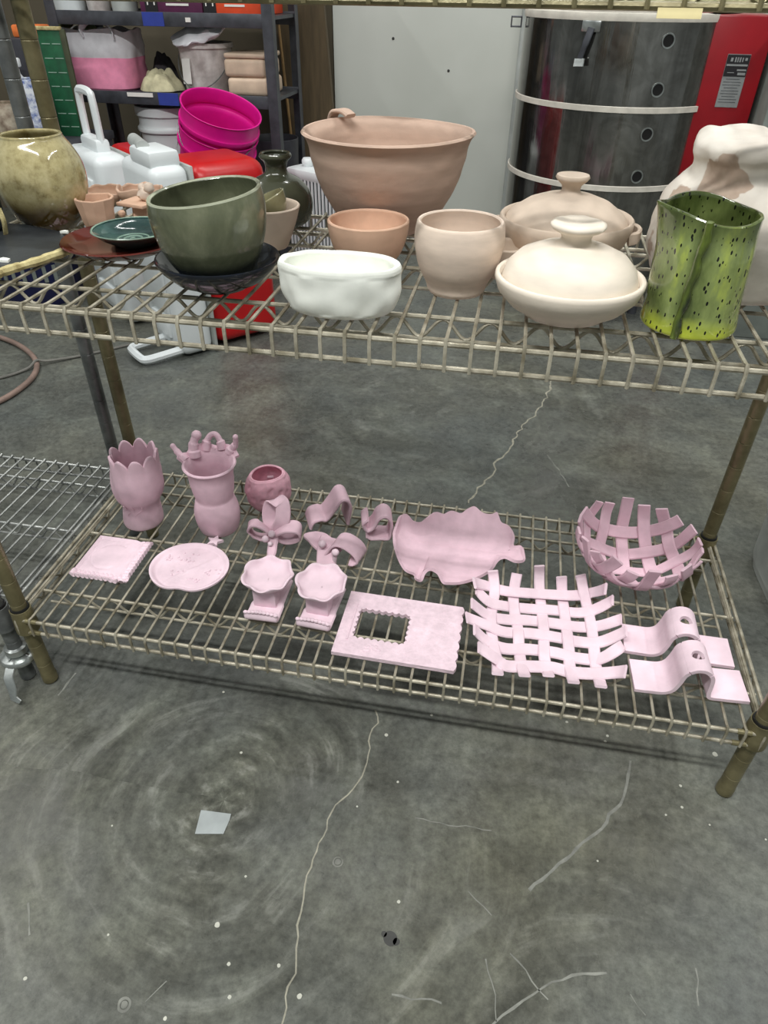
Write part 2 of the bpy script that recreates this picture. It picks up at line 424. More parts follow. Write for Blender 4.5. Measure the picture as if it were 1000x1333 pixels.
# ---------------------------------------------------------------- setting
Z1, Z2, Z3 = .1788, .7399, 1.0605
L, D = 1.22, .456
f = MB()
f.add([(-5, -4, 0), (5, -4, 0), (5, 4, 0), (-5, 4, 0)], [(0, 1, 2, 3)])
def ribbon(mb, pts, w, z, jit=0):
    P = []
    for p, q in zip(pts, pts[1:]):
        n = max(2, int((q-p).length/.012))
        for k in range(n): P.append(p.lerp(q, k/n))
    P.append(pts[-1]); vs = []
    for i, p in enumerate(P):
        t = (P[min(i+1, len(P)-1)]-P[max(i-1, 0)]).normalized(); nn = V((-t.y, t.x, 0))
        o = nn*jit*noise.noise(p*38)*2; ww = w*(.55+.9*abs(noise.noise(p*55+V((3, 1, 2)))))
        vs += [p+o+nn*ww/2+V((0, 0, z)), p+o-nn*ww/2+V((0, 0, z))]
    mb.add(vs, [(2*i, 2*i+1, 2*i+3, 2*i+2) for i in range(len(P)-1)])
f.cur = 1
cr = [(490, 925), (483, 965), (477, 1002), (460, 1028), (440, 1050), (422, 1078), (411, 1108), (402, 1140), (395, 1170), (391, 1205), (383, 1250), (380, 1285), (374, 1312), (366, 1345)]
ribbon(f, [at(x, y, 0) for x, y in cr], .0034, .0004, .006)
ribbon(f, [at(x, y, 0) for x, y in ((718, 494), (714, 510), (708, 522), (697, 538), (680, 556), (668, 572), (666, 585), (645, 600), (641, 618), (626, 632), (610, 655))], .0065, .0004, .006)
f.cur = 2
for ln, w in ((((713, 592), (742, 634)), .005), (((640, 1333), (668, 1312), (705, 1283), (745, 1271), (790, 1267)), .004), (((610, 1160), (640, 1192)), .0025), (((665, 1240), (715, 1300)), .0025), (((35, 1176), (41, 1216)), .003), (((74, 905), (98, 876)), .004), (((820, 990), (816, 1030), (790, 1070), (750, 1105), (690, 1160)), .006), (((510, 1295), (575, 1305)), .003), (((635, 1248), (648, 1330)), .002), (((190, 1305), (215, 1275)), .002), (((905, 1260), (912, 1310)), .0025), (((540, 1065), (640, 1082)), .002), (((820, 1295), (842, 1320)), .002)):
    ribbon(f, [at(x, y, 0) for x, y in ln], w, .0003, .003)
f.cur = 3
def fdisc(px, py, r, z=.0005, ri=0):
    c = at(px, py, 0); n = 18; vs = []; r *= .8; ri *= .8
    for k in range(n):
        a = 2*PI*k/n; q = 1+.18*noise.noise(V((cos(a), sin(a), px*.37)))
        vs.append(c+V((cos(a)*r*q, sin(a)*r*q, z)))
    if ri:
        vs += [c+V((cos(2*PI*k/n)*ri, sin(2*PI*k/n)*ri, z)) for k in range(n)]
        f.add(vs, [(k, (k+1) % n, n+(k+1) % n, n+k) for k in range(n)])
    else: f.add(vs, [tuple(range(n))])
for x, y, r in ((283, 1204, .0045), (363, 1257, .003), (519, 1174, .003), (146, 1075, .0018), (886, 1023, .003), (888, 1051, .003), (867, 1061, .0022), (778, 1121, .002), (562, 931, .003), (738, 940, .003), (791, 958, .003), (788, 965, .003), (503, 957, .004), (518, 1018, .0025), (314, 980, .003), (291, 901, .0028), (465, 1050, .002), (320, 1141, .0022), (141, 1217, .002), (299, 1298, .003), (298, 1255, .003), (931, 982, .0055), (924, 1074, .002), (997, 1093, .002), (33, 1274, .003), (390, 1297, .004), (215, 1326, .003)): fdisc(x, y, r)
f.cur = 2; fdisc(440, 1122, .010, .0004, .0075); fdisc(440, 1122, .0055); fdisc(162, 1308, .011, .0004, .007); fdisc(162, 1308, .0055)
f.cur = 4
fdisc(508, 1222, .012); fdisc(516, 1226, .006); fdisc(500, 1216, .005)
fl = struct(f.build('floor', [floorm, crackm, scratchm, dropm, stainm], flat=True))

YW = 3.0
w = MB(); w.box((2.2, YW+.05, 1.5), (4.7, .1, 3.0)); struct(w.build('wall_back', wallm, flat=True))
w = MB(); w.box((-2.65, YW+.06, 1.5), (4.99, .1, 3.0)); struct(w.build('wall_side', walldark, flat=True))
# nail holes and the wallboard seam by the kiln
w = MB(); p1 = at(512, 50, y=YW); p2 = at(584, 92, y=YW)
for p in (p1, p2): w.ball((p.x, YW-.001, p.z), (.006, .003, .006), 10)
struct(w.build('trim_1', stainm))
c = at(662, 200, y=2.75)
w = MB(); w.tube([(c.x, 2.97, 0), (c.x, 2.97, 2.6)], .012, 10); w.tube([(c.x+.035, 2.985, 0), (c.x+.035, 2.985, 2.6)], .006, 8)
tag(w.build('conduit_pipe', greypl), 'thin pale pipe running up the white wall left of the kiln', 'pipe')

# ---------------------------------------------------------------- wire shelving
def post_mesh(h, r=.0127, foot=True):
    P = [(0, 0), (r*.86, 0), (r*1.06, .004), (r*1.06, .02), (r, .024)]
    z = .05
    while z < h-.02:
        P += [(r, z-.0012), (r-.0008, z), (r, z+.0012)]; z += .0508
    P += [(r, h), (0, h)]
    return MB().lathe(P, 24)
def wire_shelf(par, z, x0, x1, y0, y1, pitch_, m, sleeve_m, trusses=(.075, .24, .39), posts=True):
    d = MB(); n = int(round((x1-x0-.03)/pitch_)); off = (x1-x0-n*pitch_)/2
    for k in range(n+1):
        x = x0+off+k*pitch_
        d.tube([(x, y0-.0045, z-.036), (x, y0-.0048, z-.008), (x, y0-.001, z-.0005), (x, y0+.006, z-.002), (x, y1-.006, z-.002), (x, y1+.001, z-.0005), (x, y1+.0048, z-.008), (x, y1+.0045, z-.036)], .0022, 6)
    deck = d.build('wire_shelf', m, par)
    for y in (y0, y1):
        e = MB(); e.tube([(x0+.012, y, z-.0065), (x1-.012, y, z-.0065)], .0032, 8); e.tube([(x0+.012, y, z-.034), (x1-.012, y, z-.034)], .0032, 8)
        e.build('edge_rail', m, deck)
    for x in (x0, x1):
        e = MB(); e.tube([(x, y0+.012, z-.003), (x, y1-.012, z-.003)], .0032, 8); e.tube([(x, y0+.012, z-.034), (x, y1-.012, z-.034)], .0032, 8)
        e.tube([(x+(.012 if x == x0 else -.012), y0+.02, z-.005), (x+(.012 if x == x0 else -.012), y1-.02, z-.005)], .0024, 6)
        N = 14; e.tube([(x+.0005, y0+.02+(y1-y0-.04)*i/N, z-(.006 if i % 2 else .031)) for i in range(N+1)], .0024, 6)
        e.build('edge_rail', m, deck)
    for ty in trusses:
        e = MB(); y = y0+ty
        e.tube([(x0+.004, y, z-.0075), (x1-.004, y, z-.0075)], .0029, 8); e.tube([(x0+.02, y, z-.034), (x1-.02, y, z-.034)], .0026, 8)
        N = int((x1-x0)/.0045); e.tube([(x0+.02+(x1-x0-.04)*i/N, y, z-.0205+.0115*sin(i*.0045/.057*2*PI)) for i in range(N+1)], .0022, 6)
        e.build('truss', m, deck)
    for (px_, py_) in ((x0+.0127, y0+.0127), (x1-.0127, y0+.0127), (x0+.0127, y1-.0127), (x1-.0127, y1-.0127)):
        s = MB(); s.lathe([(.0131, -.04), (.0195, -.04), (.0195, -.034), (.0172, .006), (.0172, .010), (.0131, .010)], 24, (px_, py_, z))
        sx = 1 if px_ < (x0+x1)/2 else -1; sy = 1 if py_ < (y0+y1)/2 else -1
        for zz in (-.0065, -.034):
            s.tube([(px_+sx*.014, py_-sy*.0127, z+zz), (px_+sx*.034, py_-sy*.0127, z+zz)], .0042, 8)
            s.tube([(px_-sx*.0127, py_+sy*.014, z+zz), (px_-sx*.0127, py_+sy*.034, z+zz)], .0042, 8)
        so = s.build('corner_sleeve', sleeve_m, deck)
        g = MB(); g.lathe([(.0131, .010), (.0158, .010), (.0152, .0145), (.0131, .0145)], 20, (px_, py_, z)); g.build('split_collar', black, deck)
    return deck
rack = thing('wire_shelving_rack', 'tarnished olive wire shelving rack loaded with pottery in front', 'shelving rack')
for x in (.0127, L-.0127):
    for y in (.0127, D-.0127): post_mesh(1.55).build('post', postm, rack, (x, y, 0), ang=22)
wire_shelf(rack, Z1, 0, L, 0, D, .0261, wirem, postm)
wire_shelf(rack, Z2, 0, L, 0, D, .0275, wirem, postm)
wire_shelf(rack, Z3, 0, L, 0, D, .0275, postm, postm)  # darker post colour on this shelf stands in for its backlit shade

rack2 = thing('wire_shelving_rack', 'grey chrome wire shelving rack at left, standing beside the olive rack', 'shelving rack', (-.020, 0, 0))
for x in (-.90, -.0127):
    for y in (.0127, D-.0127): post_mesh(1.55).build('post', greypost, rack2, (x, y, 0), ang=22)
dk = wire_shelf(rack2, Z1-.004, -.913, 0, 0, D, .027, darkwire, greypost)
wire_shelf(rack2, 1.36, -.913, 0, 0, D, .027, darkwire, greypost)
s = MB(); s.lathe([(.0133, .052), (.03, .054), (.033, .058), (.033, .062), (.03, .066), (.0133, .068)], 28, (-.0127, .0127, 0)); s.lathe([(.0133, .068), (.02, .072), (.019, .084), (.0133, .086)], 24, (-.0127, .0127, 0))
s.build('brake_ring', chrome, rack2)
s = MB(); s.strip([(-.012, -.012, .06), (-.006, -.034, .052), (.002, -.044, .034), (.004, -.05, .018), (.016, -.052, .012)], [.018, .018, .016, .014, .008], .004, (1, .2, 0)); s.build('brake_lever', chrome, rack2)

# ---------------------------------------------------------------- upper shelf pottery
U = Z2+.0018
def onU(px, py): p = at(px, py, Z2); return (p.x, p.y, U)

# blackened board and dark pot
poly = [(-.16, .058), (.138, .0575), (.148, .0846), (.161, .116), (.172, .156), (.175, .177), (.128, .228), (.06, .250), (-.16, .250)]
t = thing('blackened_board', 'black-stained flat board with a ragged cream edge at left of upper shelf', 'board', (0, 0, U))
MB().prism(poly, .0012, .011).build('board', darkslab, t)
e = MB(); e.tube([(x+.001*random.uniform(-1, 1), y, .006) for x, y in [(p.x, p.y) for p in bez([(a, b, 0) for a, b in poly[1:6]], 6)]], [.0058*random.uniform(.85, 1.2) for _ in range(25)], 8)
e.build('raw_edge', rawedge, t)
tag(MB().lathe(vessel([(.022, 0), (.031, .004), (.033, .02), (.034, .036)], .004), 36, mod=lambda a, i, r, z: (r*(1+.06*noise.noise(V((cos(a)*1.5, sin(a)*1.5, z*30)))), z)).build('dark_pot', darkslab, None, (.019, .210, U+.0114)), 'small blue-black pot standing on the stained board by the speckled jar', 'pot')
t = MB(); t.strip(bez([(0, 0, 0), (.006, -.004, .018), (.001, 0, .034)]), .008, .004, (0, 1, 0))
tag(t.build('clay_stick', rawedge, None, (.062, .200, U+.0112)), 'tan clay stick standing beside the blue-black pot', 'clay stick')
for (x, y, s_) in ((5, 340, 1.1), (85, 303, .7)):
    p = at(x, y, U+.0115); m_ = MB().prism([(-.009*s_, -.004*s_), (.008*s_, -.003*s_), (.006*s_, .004*s_), (-.004*s_, .006*s_)], 0, .003)
    tag(m_.build('clay_chip', whiteclay, None, (p.x, p.y, U+.0112)), 'white chip of clay on the stained board, %s' % ('near its left end' if s_ > 1 else 'near the speckled jar'), 'clay chip')

tag(MB().lathe(vessel([(.036, 0), (.046, .012), (.057, .034), (.0625, .062), (.0605, .085), (.052, .105), (.0435, .118), (.0425, .122)], .005), 56).build('speckled_jar', jarm, None, (.0766, .2923, U)), 'glossy speckled cream jar with brown base at far left of upper shelf', 'jar')

tag(MB().lathe(vessel([(.0185, 0), (.0205, .004), (.0245, .022), (.0275, .0435)], .0035), 11, mod=lambda a, i, r, z: (r*(1+.05*noise.noise(V((cos(a)*2.2, sin(a)*2.2, z*60)))), z+.0015*noise.noise(V((cos(a), sin(a), 4))))).build('faceted_cup', terra, None, (.1550, .2885, U), ang=8), 'small faceted terracotta cup beside the speckled jar', 'cup')

def lumpy(name, px, py, r, h, label, cat, seed, m=tan):
    q = vessel([(r*.45, 0), (r*.75, h*.25), (r*.97, h*.7), (r, h)], .0045)
    ob = MB().lathe(q, 40, mod=lambda a, i, rr, z: (rr*(1+.2*noise.noise(V((cos(a)*1.8, sin(a)*1.8, seed)))), z*(1+.35*noise.noise(V((cos(a)*1.6, sin(a)*1.6, seed+5))))))
    p = at(px, py, Z2); return tag(ob.build(name, m, None, (p.x, p.y, U)), label, cat)
lumpy('crumpled_dish', 133, 270, .036, .024, 'crumpled tan dish behind the small faceted cup', 'dish', 1)
lumpy('crumpled_dish', 185, 268, .036, .026, 'crumpled tan dish behind the small square stand', 'dish', 9)
p = at(186, 290, Z2); t = thing('square_stand', 'small square tan stand behind the spiral plate', 'stand', (p.x, p.y, U), (0, 0, -.25))
MB().box((0, 0, .0275), (.05, .044, .005), bev=.0012).build('top', terra, t)
MB().lathe([(0, 0), (.02, 0), (.0165, .012), (.015, .0255), (0, .0255)], 4, mod=lambda a, i, r, z: (r, z)).build('foot', terra, t, ang=10)
q = MB(); q.ball((0, 0, .009), (.013, .011, .010), 16, .25); q.ball((.008, -.003, .019), (.008, .008, .008), 14, .2); q.ball((-.006, .002, .018), (.006, .006, .006), 12, .2)
tag(q.build('clay_figure', palecup, None, (p.x+.012, p.y+.004, U+.0298)), 'tiny pale lump figure sitting on the small square stand', 'figurine')
for k, (x, y) in enumerate(((160, 284), (170, 300))):
    p = at(x, y, Z2); tag(MB().ball((0, 0, .005), (.006, .006, .0055), 12, .15).build('clay_ball', terra, None, (p.x, p.y, U)), 'little tan clay ball %s' % ('beside the square stand, farther back' if k == 0 else 'at the foot of the square stand, nearer the spiral plate'), 'clay ball')
p = at(112, 302, Z2); tag(MB().box((0, 0, .002), (.012, .007, .004), bev=.001).build('clay_chip', whiteclay, None, (p.x-.004, p.y-.02, U)), 'white chip of clay beside the maroon plate', 'clay chip')

# plates
pc = at(163, 327, Z2)
tag(MB().lathe([(0, .002), (.04, 0), (.05, 0), (.066, .006), (.079, .014), (.081, .0155), (.0795, .017), (.064, .0105), (.05, .0062), (0, .006)], 64).build('maroon_plate', maroon, None, (pc.x, pc.y, U), ang=60), 'wide maroon glazed plate under the spiral plate', 'plate')
t = thing('spiral_plate', 'small teal glazed plate with a pale spiral, resting on the maroon plate', 'plate', (pc.x+.012, pc.y+.012, U+.0064))
MB().lathe([(0, 0), (.028, 0), (.03, .002), (.046, .011), (.054, .018), (.0555, .020), (.0535, .0203), (.044, .0130), (.032, .0072), (0, .006)], 56).build('dish', teal, t, ang=60)
MB().lathe([(.0542, .0182), (.0561, .0200), (.0550, .0213), (.0528, .0205)], 56).build('rim', tealrim, t)
q = MB(); q.tube([((.003+.021*i/70)*cos(i*.21+2), (.003+.021*i/70)*sin(i*.21+2), .0066) for i in range(71)], .0013, 6); q.build('spiral', tealrim, t)

# navy bowl and green bowl
nb = (.4175, .0988, U)
tag(MB().lathe([(0, .0015), (.026, .0015), (.028, 0), (.034, 0), (.036, .002), (.055, .0105), (.069, .024), (.0755, .035), (.0748, .0366), (.0725, .0362), (.065, .025), (.05, .0125), (.03, .0058), (0, .005)], 64).build('navy_bowl', navy, None, nb, ang=60), 'shallow glossy navy-black bowl holding the grey-green bowl', 'bowl')
t = thing('grey_green_bowl', 'large glossy grey-green bowl standing tilted in the navy bowl', 'bowl', (.4175, .0988, U+.0122), (.02, -.055, 0))
gp = vessel([(.042, 0), (.0475, .004), (.0485, .012), (.055, .024), (.0635, .045), (.068, .068), (.068, .085), (.066, .0965)], .0048, floor=.006)
gm = lambda a, i, r, z: (r*(1+.015*cos(2*a+.6)), z+.0035*max(0, z/.09)*cos(a-.5))
MB().lathe(gp, 64, mod=gm).build('bowl', greenm, t)
MB().lathe([(.0662, .0966), (.0655, .0986), (.0630, .0986), (.0614, .0972)], 64, mod=gm).build('rim', greenrim, t)

# olive bowl leaning inside a tan bowl, dark bottle
bb = at(350, 322, Z2)
tag(MB().lathe(vessel([(.024, 0), (.028, .008), (.037, .03), (.0445, .054)], .0042), 48).build('tan_bowl', casser, None, (bb.x+.003, bb.y, U)), 'tan unglazed bowl behind the grey-green bowl, a smaller bowl inside it', 'bowl')
tag(MB().lathe(vessel([(.012, 0), (.016, .002), (.029, .014), (.0345, .034)], .0036), 44).build('olive_bowl', olive, None, (bb.x+.008, bb.y+.004, U+.0285), (.06, -.42, 0)), 'small glossy olive bowl tilted inside the tan bowl', 'bowl')
bt = at(380, 293, Z2)
tag(MB().lathe(vessel([(.038, 0), (.047, .008), (.052, .026), (.048, .046), (.034, .062), (.019, .07), (.0155, .078), (.0175, .086), (.0235, .0925), (.023, .0965)], .005, floor=.006), 52).build('dark_bottle', olivebottle, None, (bt.x-.019, bt.y+.002, U)), 'dark olive bottle with narrow flared neck behind the grey-green bowl', 'bottle')

# white oval dish
def ovmod(a, i, r, z):
    k = r/.07; ax, ay = .0722*k, .041*k
    den = 1+(.07*noise.noise(V((cos(a)*3.5, sin(a)*2.2, z*45+2))) if i < 36 and z > .004 else 0)*(1 if z < .04 else .3)
    return (1e-9, z+.0012*noise.noise(V((cos(a)*2, sin(a)*2, 1)))*(z/.045), ax*cos(a)*den, ay*sin(a)*den)
tag(MB().lathe(vessel([(.052, 0), (.059, .003), (.066, .016), (.070, .034), (.0695, .044)], .0075, floor=.006, fine=7), 72, mod=ovmod).build('oval_dish', whiteclay, None, (.5790, .0520, U), (0, 0, .01)), 'matte white oval dish with a dented wall at front of upper shelf', 'dish')

tag(MB().lathe(vessel([(.036, 0), (.042, .006), (.050, .022), (.0545, .04), (.0555, .052)], .0045), 56).build('terracotta_bowl', terra, None, (.574, .2360, U)), 'small terracotta bowl standing in front of the big brown bowl', 'bowl')

# big bowl
t = thing('big_brown_bowl', 'largest bowl, matte brown-pink with flared lip, at back of upper shelf', 'bowl', (.5723, .3887, U))
rip = lambda a, i, r, z: (r*(1+.0025*sin(z*260)*(1 if z > .02 else 0)), z+(.0011*cos(a*2+1)+.0006*cos(3*a))*(z/.14)**2)
MB().lathe(vessel([(.052, 0), (.066, .01), (.085, .032), (.104, .066), (.1145, .1), (.118, .118), (.1215, .128), (.128, .135)], .0075, floor=.01), 72, mod=rip).build('bowl', bigclay, t)
q = MB(); q.strip(bez([(-.094, .080, .122), (-.106, .090, .134), (-.100, .086, .146), (-.084, .078, .148), (-.072, .070, .143)], 6), .020, .006, (.6, .8, 0)); q.build('lug', bigclay, t)

tag(MB().lathe(vessel([(.034, 0), (.0365, .004), (.039, .012), (.049, .032), (.0545, .056), (.0545, .072), (.0525, .083)], .005), 56).build('pale_cup', palecup, None, (.7016, .1436, U)), 'pale bisque round cup between the white oval dish and lidded dish', 'cup')

# back casserole
t = thing('lidded_casserole', 'beige lidded casserole with small knob and side lugs, at the back', 'casserole', (.828, .279, U))
MB().lathe([(0, .002), (.046, 0), (.052, .0), (.068, .014), (.083, .036), (.0895, .056), (.090, .066), (.088, .068), (.084, .066), (.083, .056), (.077, .038), (.062, .018), (0, .008)], 64).build('body', casser, t, ang=60)
MB().lathe([(.0825, .060), (.0815, .0645), (.074, .073), (.056, .086), (.034, .0945), (.015, .0975), (.012, .1025), (.013, .109), (.0195, .115), (.0225, .119), (.021, .1225), (.012, .1215), (0, .1195)], 56).build('lid', casser, t, ang=60)
for sx in (-1, 1):
    q = MB(); q.strip(bez([(sx*.083, -.026, .046), (sx*.094, -.020, .048), (sx*.099, 0, .049), (sx*.094, .020, .048), (sx*.083, .026, .046)], 5), .018, .006, (0, 0, 1)); q.build('lug', casser, t)

# front lidded dish
t = thing('lidded_dish', 'cream lidded dish with wide disc knob at front of upper shelf', 'lidded dish', (.830, .0996, U))
MB().lathe([(0, .002), (.042, .002), (.044, 0), (.050, 0), (.052, .003), (.068, .012), (.082, .027), (.0865, .040), (.086, .0445), (.0835, .046), (.0805, .0445), (.079, .036), (.074, .026), (.06, .012), (0, .008)], 64).build('body', cream, t, ang=60)
MB().lathe([(.0785, .038), (.0775, .0425), (.0735, .054), (.062, .066), (.044, .074), (.024, .0785), (.0185, .081), (.0165, .086), (.0185, .091), (.027, .095), (.031, .0985), (.0305, .1015), (.026, .1035), (.012, .1005), (0, .100)], 60, mod=lambda a, i, r, z: (r, z+(.0012*noise.noise(V((cos(a)*2, sin(a)*2, 3))) if z > .095 else 0))).build('lid', cream, t, ang=60)

tag(MB().lathe(vessel([(.018, 0), (.020, .004), (.027, .02), (.031, .04)], .004), 40).build('small_bowl', casser, None, (.7560, .2070, U)), 'small beige bowl half hidden behind the pale bisque cup', 'bowl')

# green pitcher
t = thing('green_pitcher', 'glossy green pitcher with black specks and a front seam ridge', 'pitcher', (.9635, .0900, U), (0, 0, 0))
H = .133
def pm(a, i, r, z):
    k = z/H; sp = math.exp(-((((a-PI*1.03+PI) % (2*PI))-PI)/.30)**2)
    rr = r*(1+.02*noise.noise(V((cos(a)*2, sin(a)*2, z*25)))+.02*cos(2*a+1))+sp*.012*max(0, k-.66)/.34
    zz = z+k*k*(sp*.004+.005*cos(a-2.2)+.002*cos(3*a+1))
    return (rr, zz, -.006*k, 0)
MB().lathe(vessel([(.050, 0), (.0545, .003), (.0545, .014), (.053, .03), (.053, .06), (.0525, .09), (.051, .115), (.0515, H)], .0045, floor=.006), 72, mod=pm).build('body', pitchm, t)
q = MB()
pts = []
for k in range(15):
    z = H*.985*k/14; a = math.radians(246+11*(k/14)**1.2); kk = z/H
    r_ = .0555-.003*sin(kk*PI)+.002
    pts.append((r_*cos(a)-.006*kk+.0012*sin(k*1.7), r_*sin(a), z+.002))
q.tube(pts, [.0035+.0022*abs(sin(k*.9+.4)) for k in range(15)], 10); q.build('seam_ridge', pitchdark, t)

# tall white vase
t_ = prof([(.078, 0), (.092, .01), (.106, .05), (.1085, .085), (.102, .112), (.088, .132), (.077, .145), (.074, .160), (.0775, .172), (.0755, .184), (.062, .191), (.035, .192)], 6)
t_ = [(0, 0)]+t_+[(0, .1915)]
def vm(a, i, r, z):
    d = V((cos(a)*1.6, sin(a)*1.6, z*14)); q = 1+.075*noise.noise(d)+.035*noise.noise(d*3)
    return (r*q, z+(.010*noise.noise(V((cos(a)*1.3*min(1, r/.07), sin(a)*1.3*min(1, r/.07), 7)))+.004*noise.noise(V((r*cos(a)*45, r*sin(a)*45, 2))))*(z/.2))
tag(MB().lathe(t_, 80, mod=vm).build('lumpy_vase', patchm, None, (1.030, .236, U)), 'big lumpy white vase with torn tan patches behind the green pitcher', 'vase')

# ---------------------------------------------------------------- lower shelf pottery
B = Z1+.0018
def tul(a, i, r, z):
    k = max(0, (z-.118)/.04); sc8 = abs(sin(a*4.5))**.8
    rr = r*(1+.018*sin(a*9+z*60)*(1 if z > .03 else .4))
    zz = z+k*(.015*sc8-.010)
    return (rr*(1+.05*k*(sc8-.5)), zz, .012*(z/.16), 0)
t = thing('tulip_vase', 'pink tulip-shaped vase with petal rim and pinched waist', 'vase', (.1047, .2866, B))
MB().lathe(vessel([(.0345, 0), (.0385, .005), (.0375, .024), (.0352, .042), (.0372, .055), (.0435, .068), (.048, .090), (.0475, .112), (.0445, .138), (.0435, .160)], .0052, floor=.006, fine=7), 90, mod=tul).build('body', pink2, t)
for s0 in (.0, .45, .9, 2.6, 3.2, 5.3):
    q = MB(); pts = []
    for k in range(14):
        z = .012+.05*k/13; a = 3.9+s0+.16*sin(k*.7)+.03*k
        r_ = .0362-.0022*sin(min(1, z/.036)*PI/1.2) if z < .05 else .0352+(z-.05)*.55
        pts.append((r_*cos(a)+.012*(z/.16), r_*sin(a), z))
    q.tube(pts, .0011, 6); q.build('incised_line', pink2, t)
t = thing('splash_vase', 'pink hourglass vase with a splash crown of drips on its back rim', 'vase', (.2603, .2959, B))
MB().lathe(vessel([(.034, 0), (.0385, .006), (.043, .03), (.0425, .05), (.0375, .07), (.0355, .078), (.0385, .092), (.0410, .112), (.0418, .128), (.045, .142), (.0495, .150)], .0062, floor=.006, fine=6), 64).build('body', pink2, t)
q = MB()
def crown(u, v):
    a = math.radians(38+150*u); h = .004+.010*abs(sin(u*PI*2.6))**1.4
    return ((.046+.012*v)*cos(a), (.046+.012*v)*sin(a), .147+h*v)
q.sheet(crown, 44, 5, .005)
def pol(deg, r_, z): a = math.radians(deg); return (r_*cos(a), r_*sin(a), z)
q.tube(bez([pol(176, .047, .149), pol(174, .056, .155), pol(172, .066, .164), pol(171, .073, .172)], 5), [.0075]*6+[.006]*5+[.0048]*5, 10); q.ball(pol(171, .073, .172), .0052, 12)
q.tube(bez([pol(150, .044, .146), pol(147, .047, .160), pol(142, .049, .174), pol(134, .050, .184)], 5), [.0125]*5+[.0095]*5+[.0075]*6, 12); q.ball(pol(133, .050, .185), .0095, 14)
q.tube(bez([pol(118, .048, .150), pol(114, .053, .166), pol(104, .056, .178), pol(94, .056, .178), pol(86, .053, .166), pol(82, .049, .152)], 5), [.0085]*6+[.0055]*14+[.0085]*6, 10)
q.tube(bez([pol(60, .048, .150), pol(56, .053, .160), pol(50, .058, .170), pol(46, .058, .186)], 5), [.0095]*5+[.0068]*5+[.005]*6, 10); q.ball(pol(46, .058, .187), .0054, 12)
q.build('splash_crown', pink2, t)

# round pot
DENTS = [(random.uniform(0, 2*PI), random.uniform(.012, .066)) for _ in range(34)]
def rp(a, i, r, z):
    d = V((cos(a)*r*60, sin(a)*r*60, z*60)); q = -abs(noise.noise(d))*.05 if .012 < z < .075 and i < 45 else 0
    if i < 45:
        for (da, dz) in DENTS:
            dd = ((a-da+PI) % (2*PI)-PI)*.045; q -= .085*math.exp(-(dd*dd+(z-dz)**2)/.0045**2)
    return (r*(1+q)+.001*cos(3*a), z+.003*cos(a+.6)*(z/.08))
t = thing('round_pot', 'small round deep-rose pot with pitted wall and clay bits inside', 'pot', (.3354, .3834, B))
MB().lathe(vessel([(.022, 0), (.031, .004), (.043, .022), (.0475, .044), (.0445, .064), (.037, .077), (.0345, .079)], .005, floor=.006, fine=9), 110, mod=rp).build('body', rosedeep, t)
q = MB(); q.tube([(-.022, .016, .030), (-.004, .030, .036)], .0035, 8); q.tube([(-.012, .034, .046), (.000, .036, .047)], .003, 8); q.ball((.012, .012, .012), .0035, 8); q.build('clay_bits', pink, t)

# bow flower
def loopstrip(mb, pts, w, th, wd): mb.strip(bez(pts, 7), w, th, wd)
p = at(354, 716, Z1); t = thing('bow_flower', 'pink flower of looped strips with two round stamens and a stem', 'clay flower', (p.x, p.y+.006, B))
q = MB(); loopstrip(q, [(.0, .010, .020), (-.024, .012, .012), (-.040, .010, .018), (-.045, .008, .036), (-.032, .006, .048), (-.016, .006, .042), (0, .006, .030)], .034, .005, (.30, -.85, .30)); q.build('petal_loop', pink2, t)
q = MB(); loopstrip(q, [(.002, .012, .024), (.026, .014, .016), (.050, .016, .026), (.048, .014, .044), (.026, .010, .046), (.002, .008, .032)], .030, .005, (-.2, .95, .3)); q.build('petal_loop', pink2, t)
q = MB(); loopstrip(q, [(.0, .014, .030), (-.010, .026, .052), (-.004, .032, .082), (.016, .028, .088), (.020, .016, .062), (.010, .010, .034)], .028, .0048, (.85, .3, .3)); q.build('petal_loop', pink2, t)
q = MB(); q.strip(bez([(.002, .006, .030), (.006, -.012, .022), (.008, -.028, .012), (.010, -.048, .0045)], 6), [.02]*7+[.018]*6+[.016]*6, .008, (1, .1, 0)); q.build('stem', pink2, t)
for c_ in ((.004, -.008, .040), (-.007, -.014, .031), (.004, -.020, .026)):
    q = MB(); q.tube([(c_[0], c_[1]+.012, c_[2]-.010), c_], .0032, 8); q.ball(c_, .0072 if c_[2] > .03 else .005, 14); q.build('stamen', pink, t)

# curled strips
p = at(432, 678, Z1)
prf = bez([(-.047, .0, .006), (-.040, 0, .020), (-.026, 0, .024), (-.014, 0, .022), (.002, 0, .042), (.016, 0, .062), (.028, 0, .060), (.034, 0, .044), (.030, 0, .016), (.028, 0, .003)], 6)
q = MB(); q.strip(prf, .056, .006, (0, 1, 0)); tag(q.build('curled_strip', pink2, None, (p.x, p.y, B), (0, 0, .45)), 'wide pink strip bent into a step and arch, behind the others', 'clay strip')
p = at(490, 698, Z1)
prf = bez([(-.018, 0, .050), (-.027, 0, .040), (-.019, 0, .024), (-.007, 0, .031), (.002, 0, .050), (.015, 0, .057), (.026, 0, .044), (.027, 0, .018), (.022, 0, .003), (.006, 0, .0035), (-.012, 0, .004), (-.020, 0, .010)], 6)
q = MB(); q.strip(prf, .044, .006, (0, 1, 0)); tag(q.build('curled_strip', pink2, None, (p.x, p.y+.004, B), (0, 0, .25)), 'small pink strip rolled into an S curl, left of the leaf platter', 'clay strip')
p = at(431, 726, Z1); t = thing('strip_flower', 'pink bent strip with two ball stamens, right of the looped flower', 'clay flower', (p.x, p.y, B))
prf = bez([(-.016, 0, .010), (0, 0, .022), (.014, 0, .042), (.030, 0, .044), (.050, 0, .030), (.058, 0, .012), (.048, 0, .004), (.038, 0, .006)], 6)
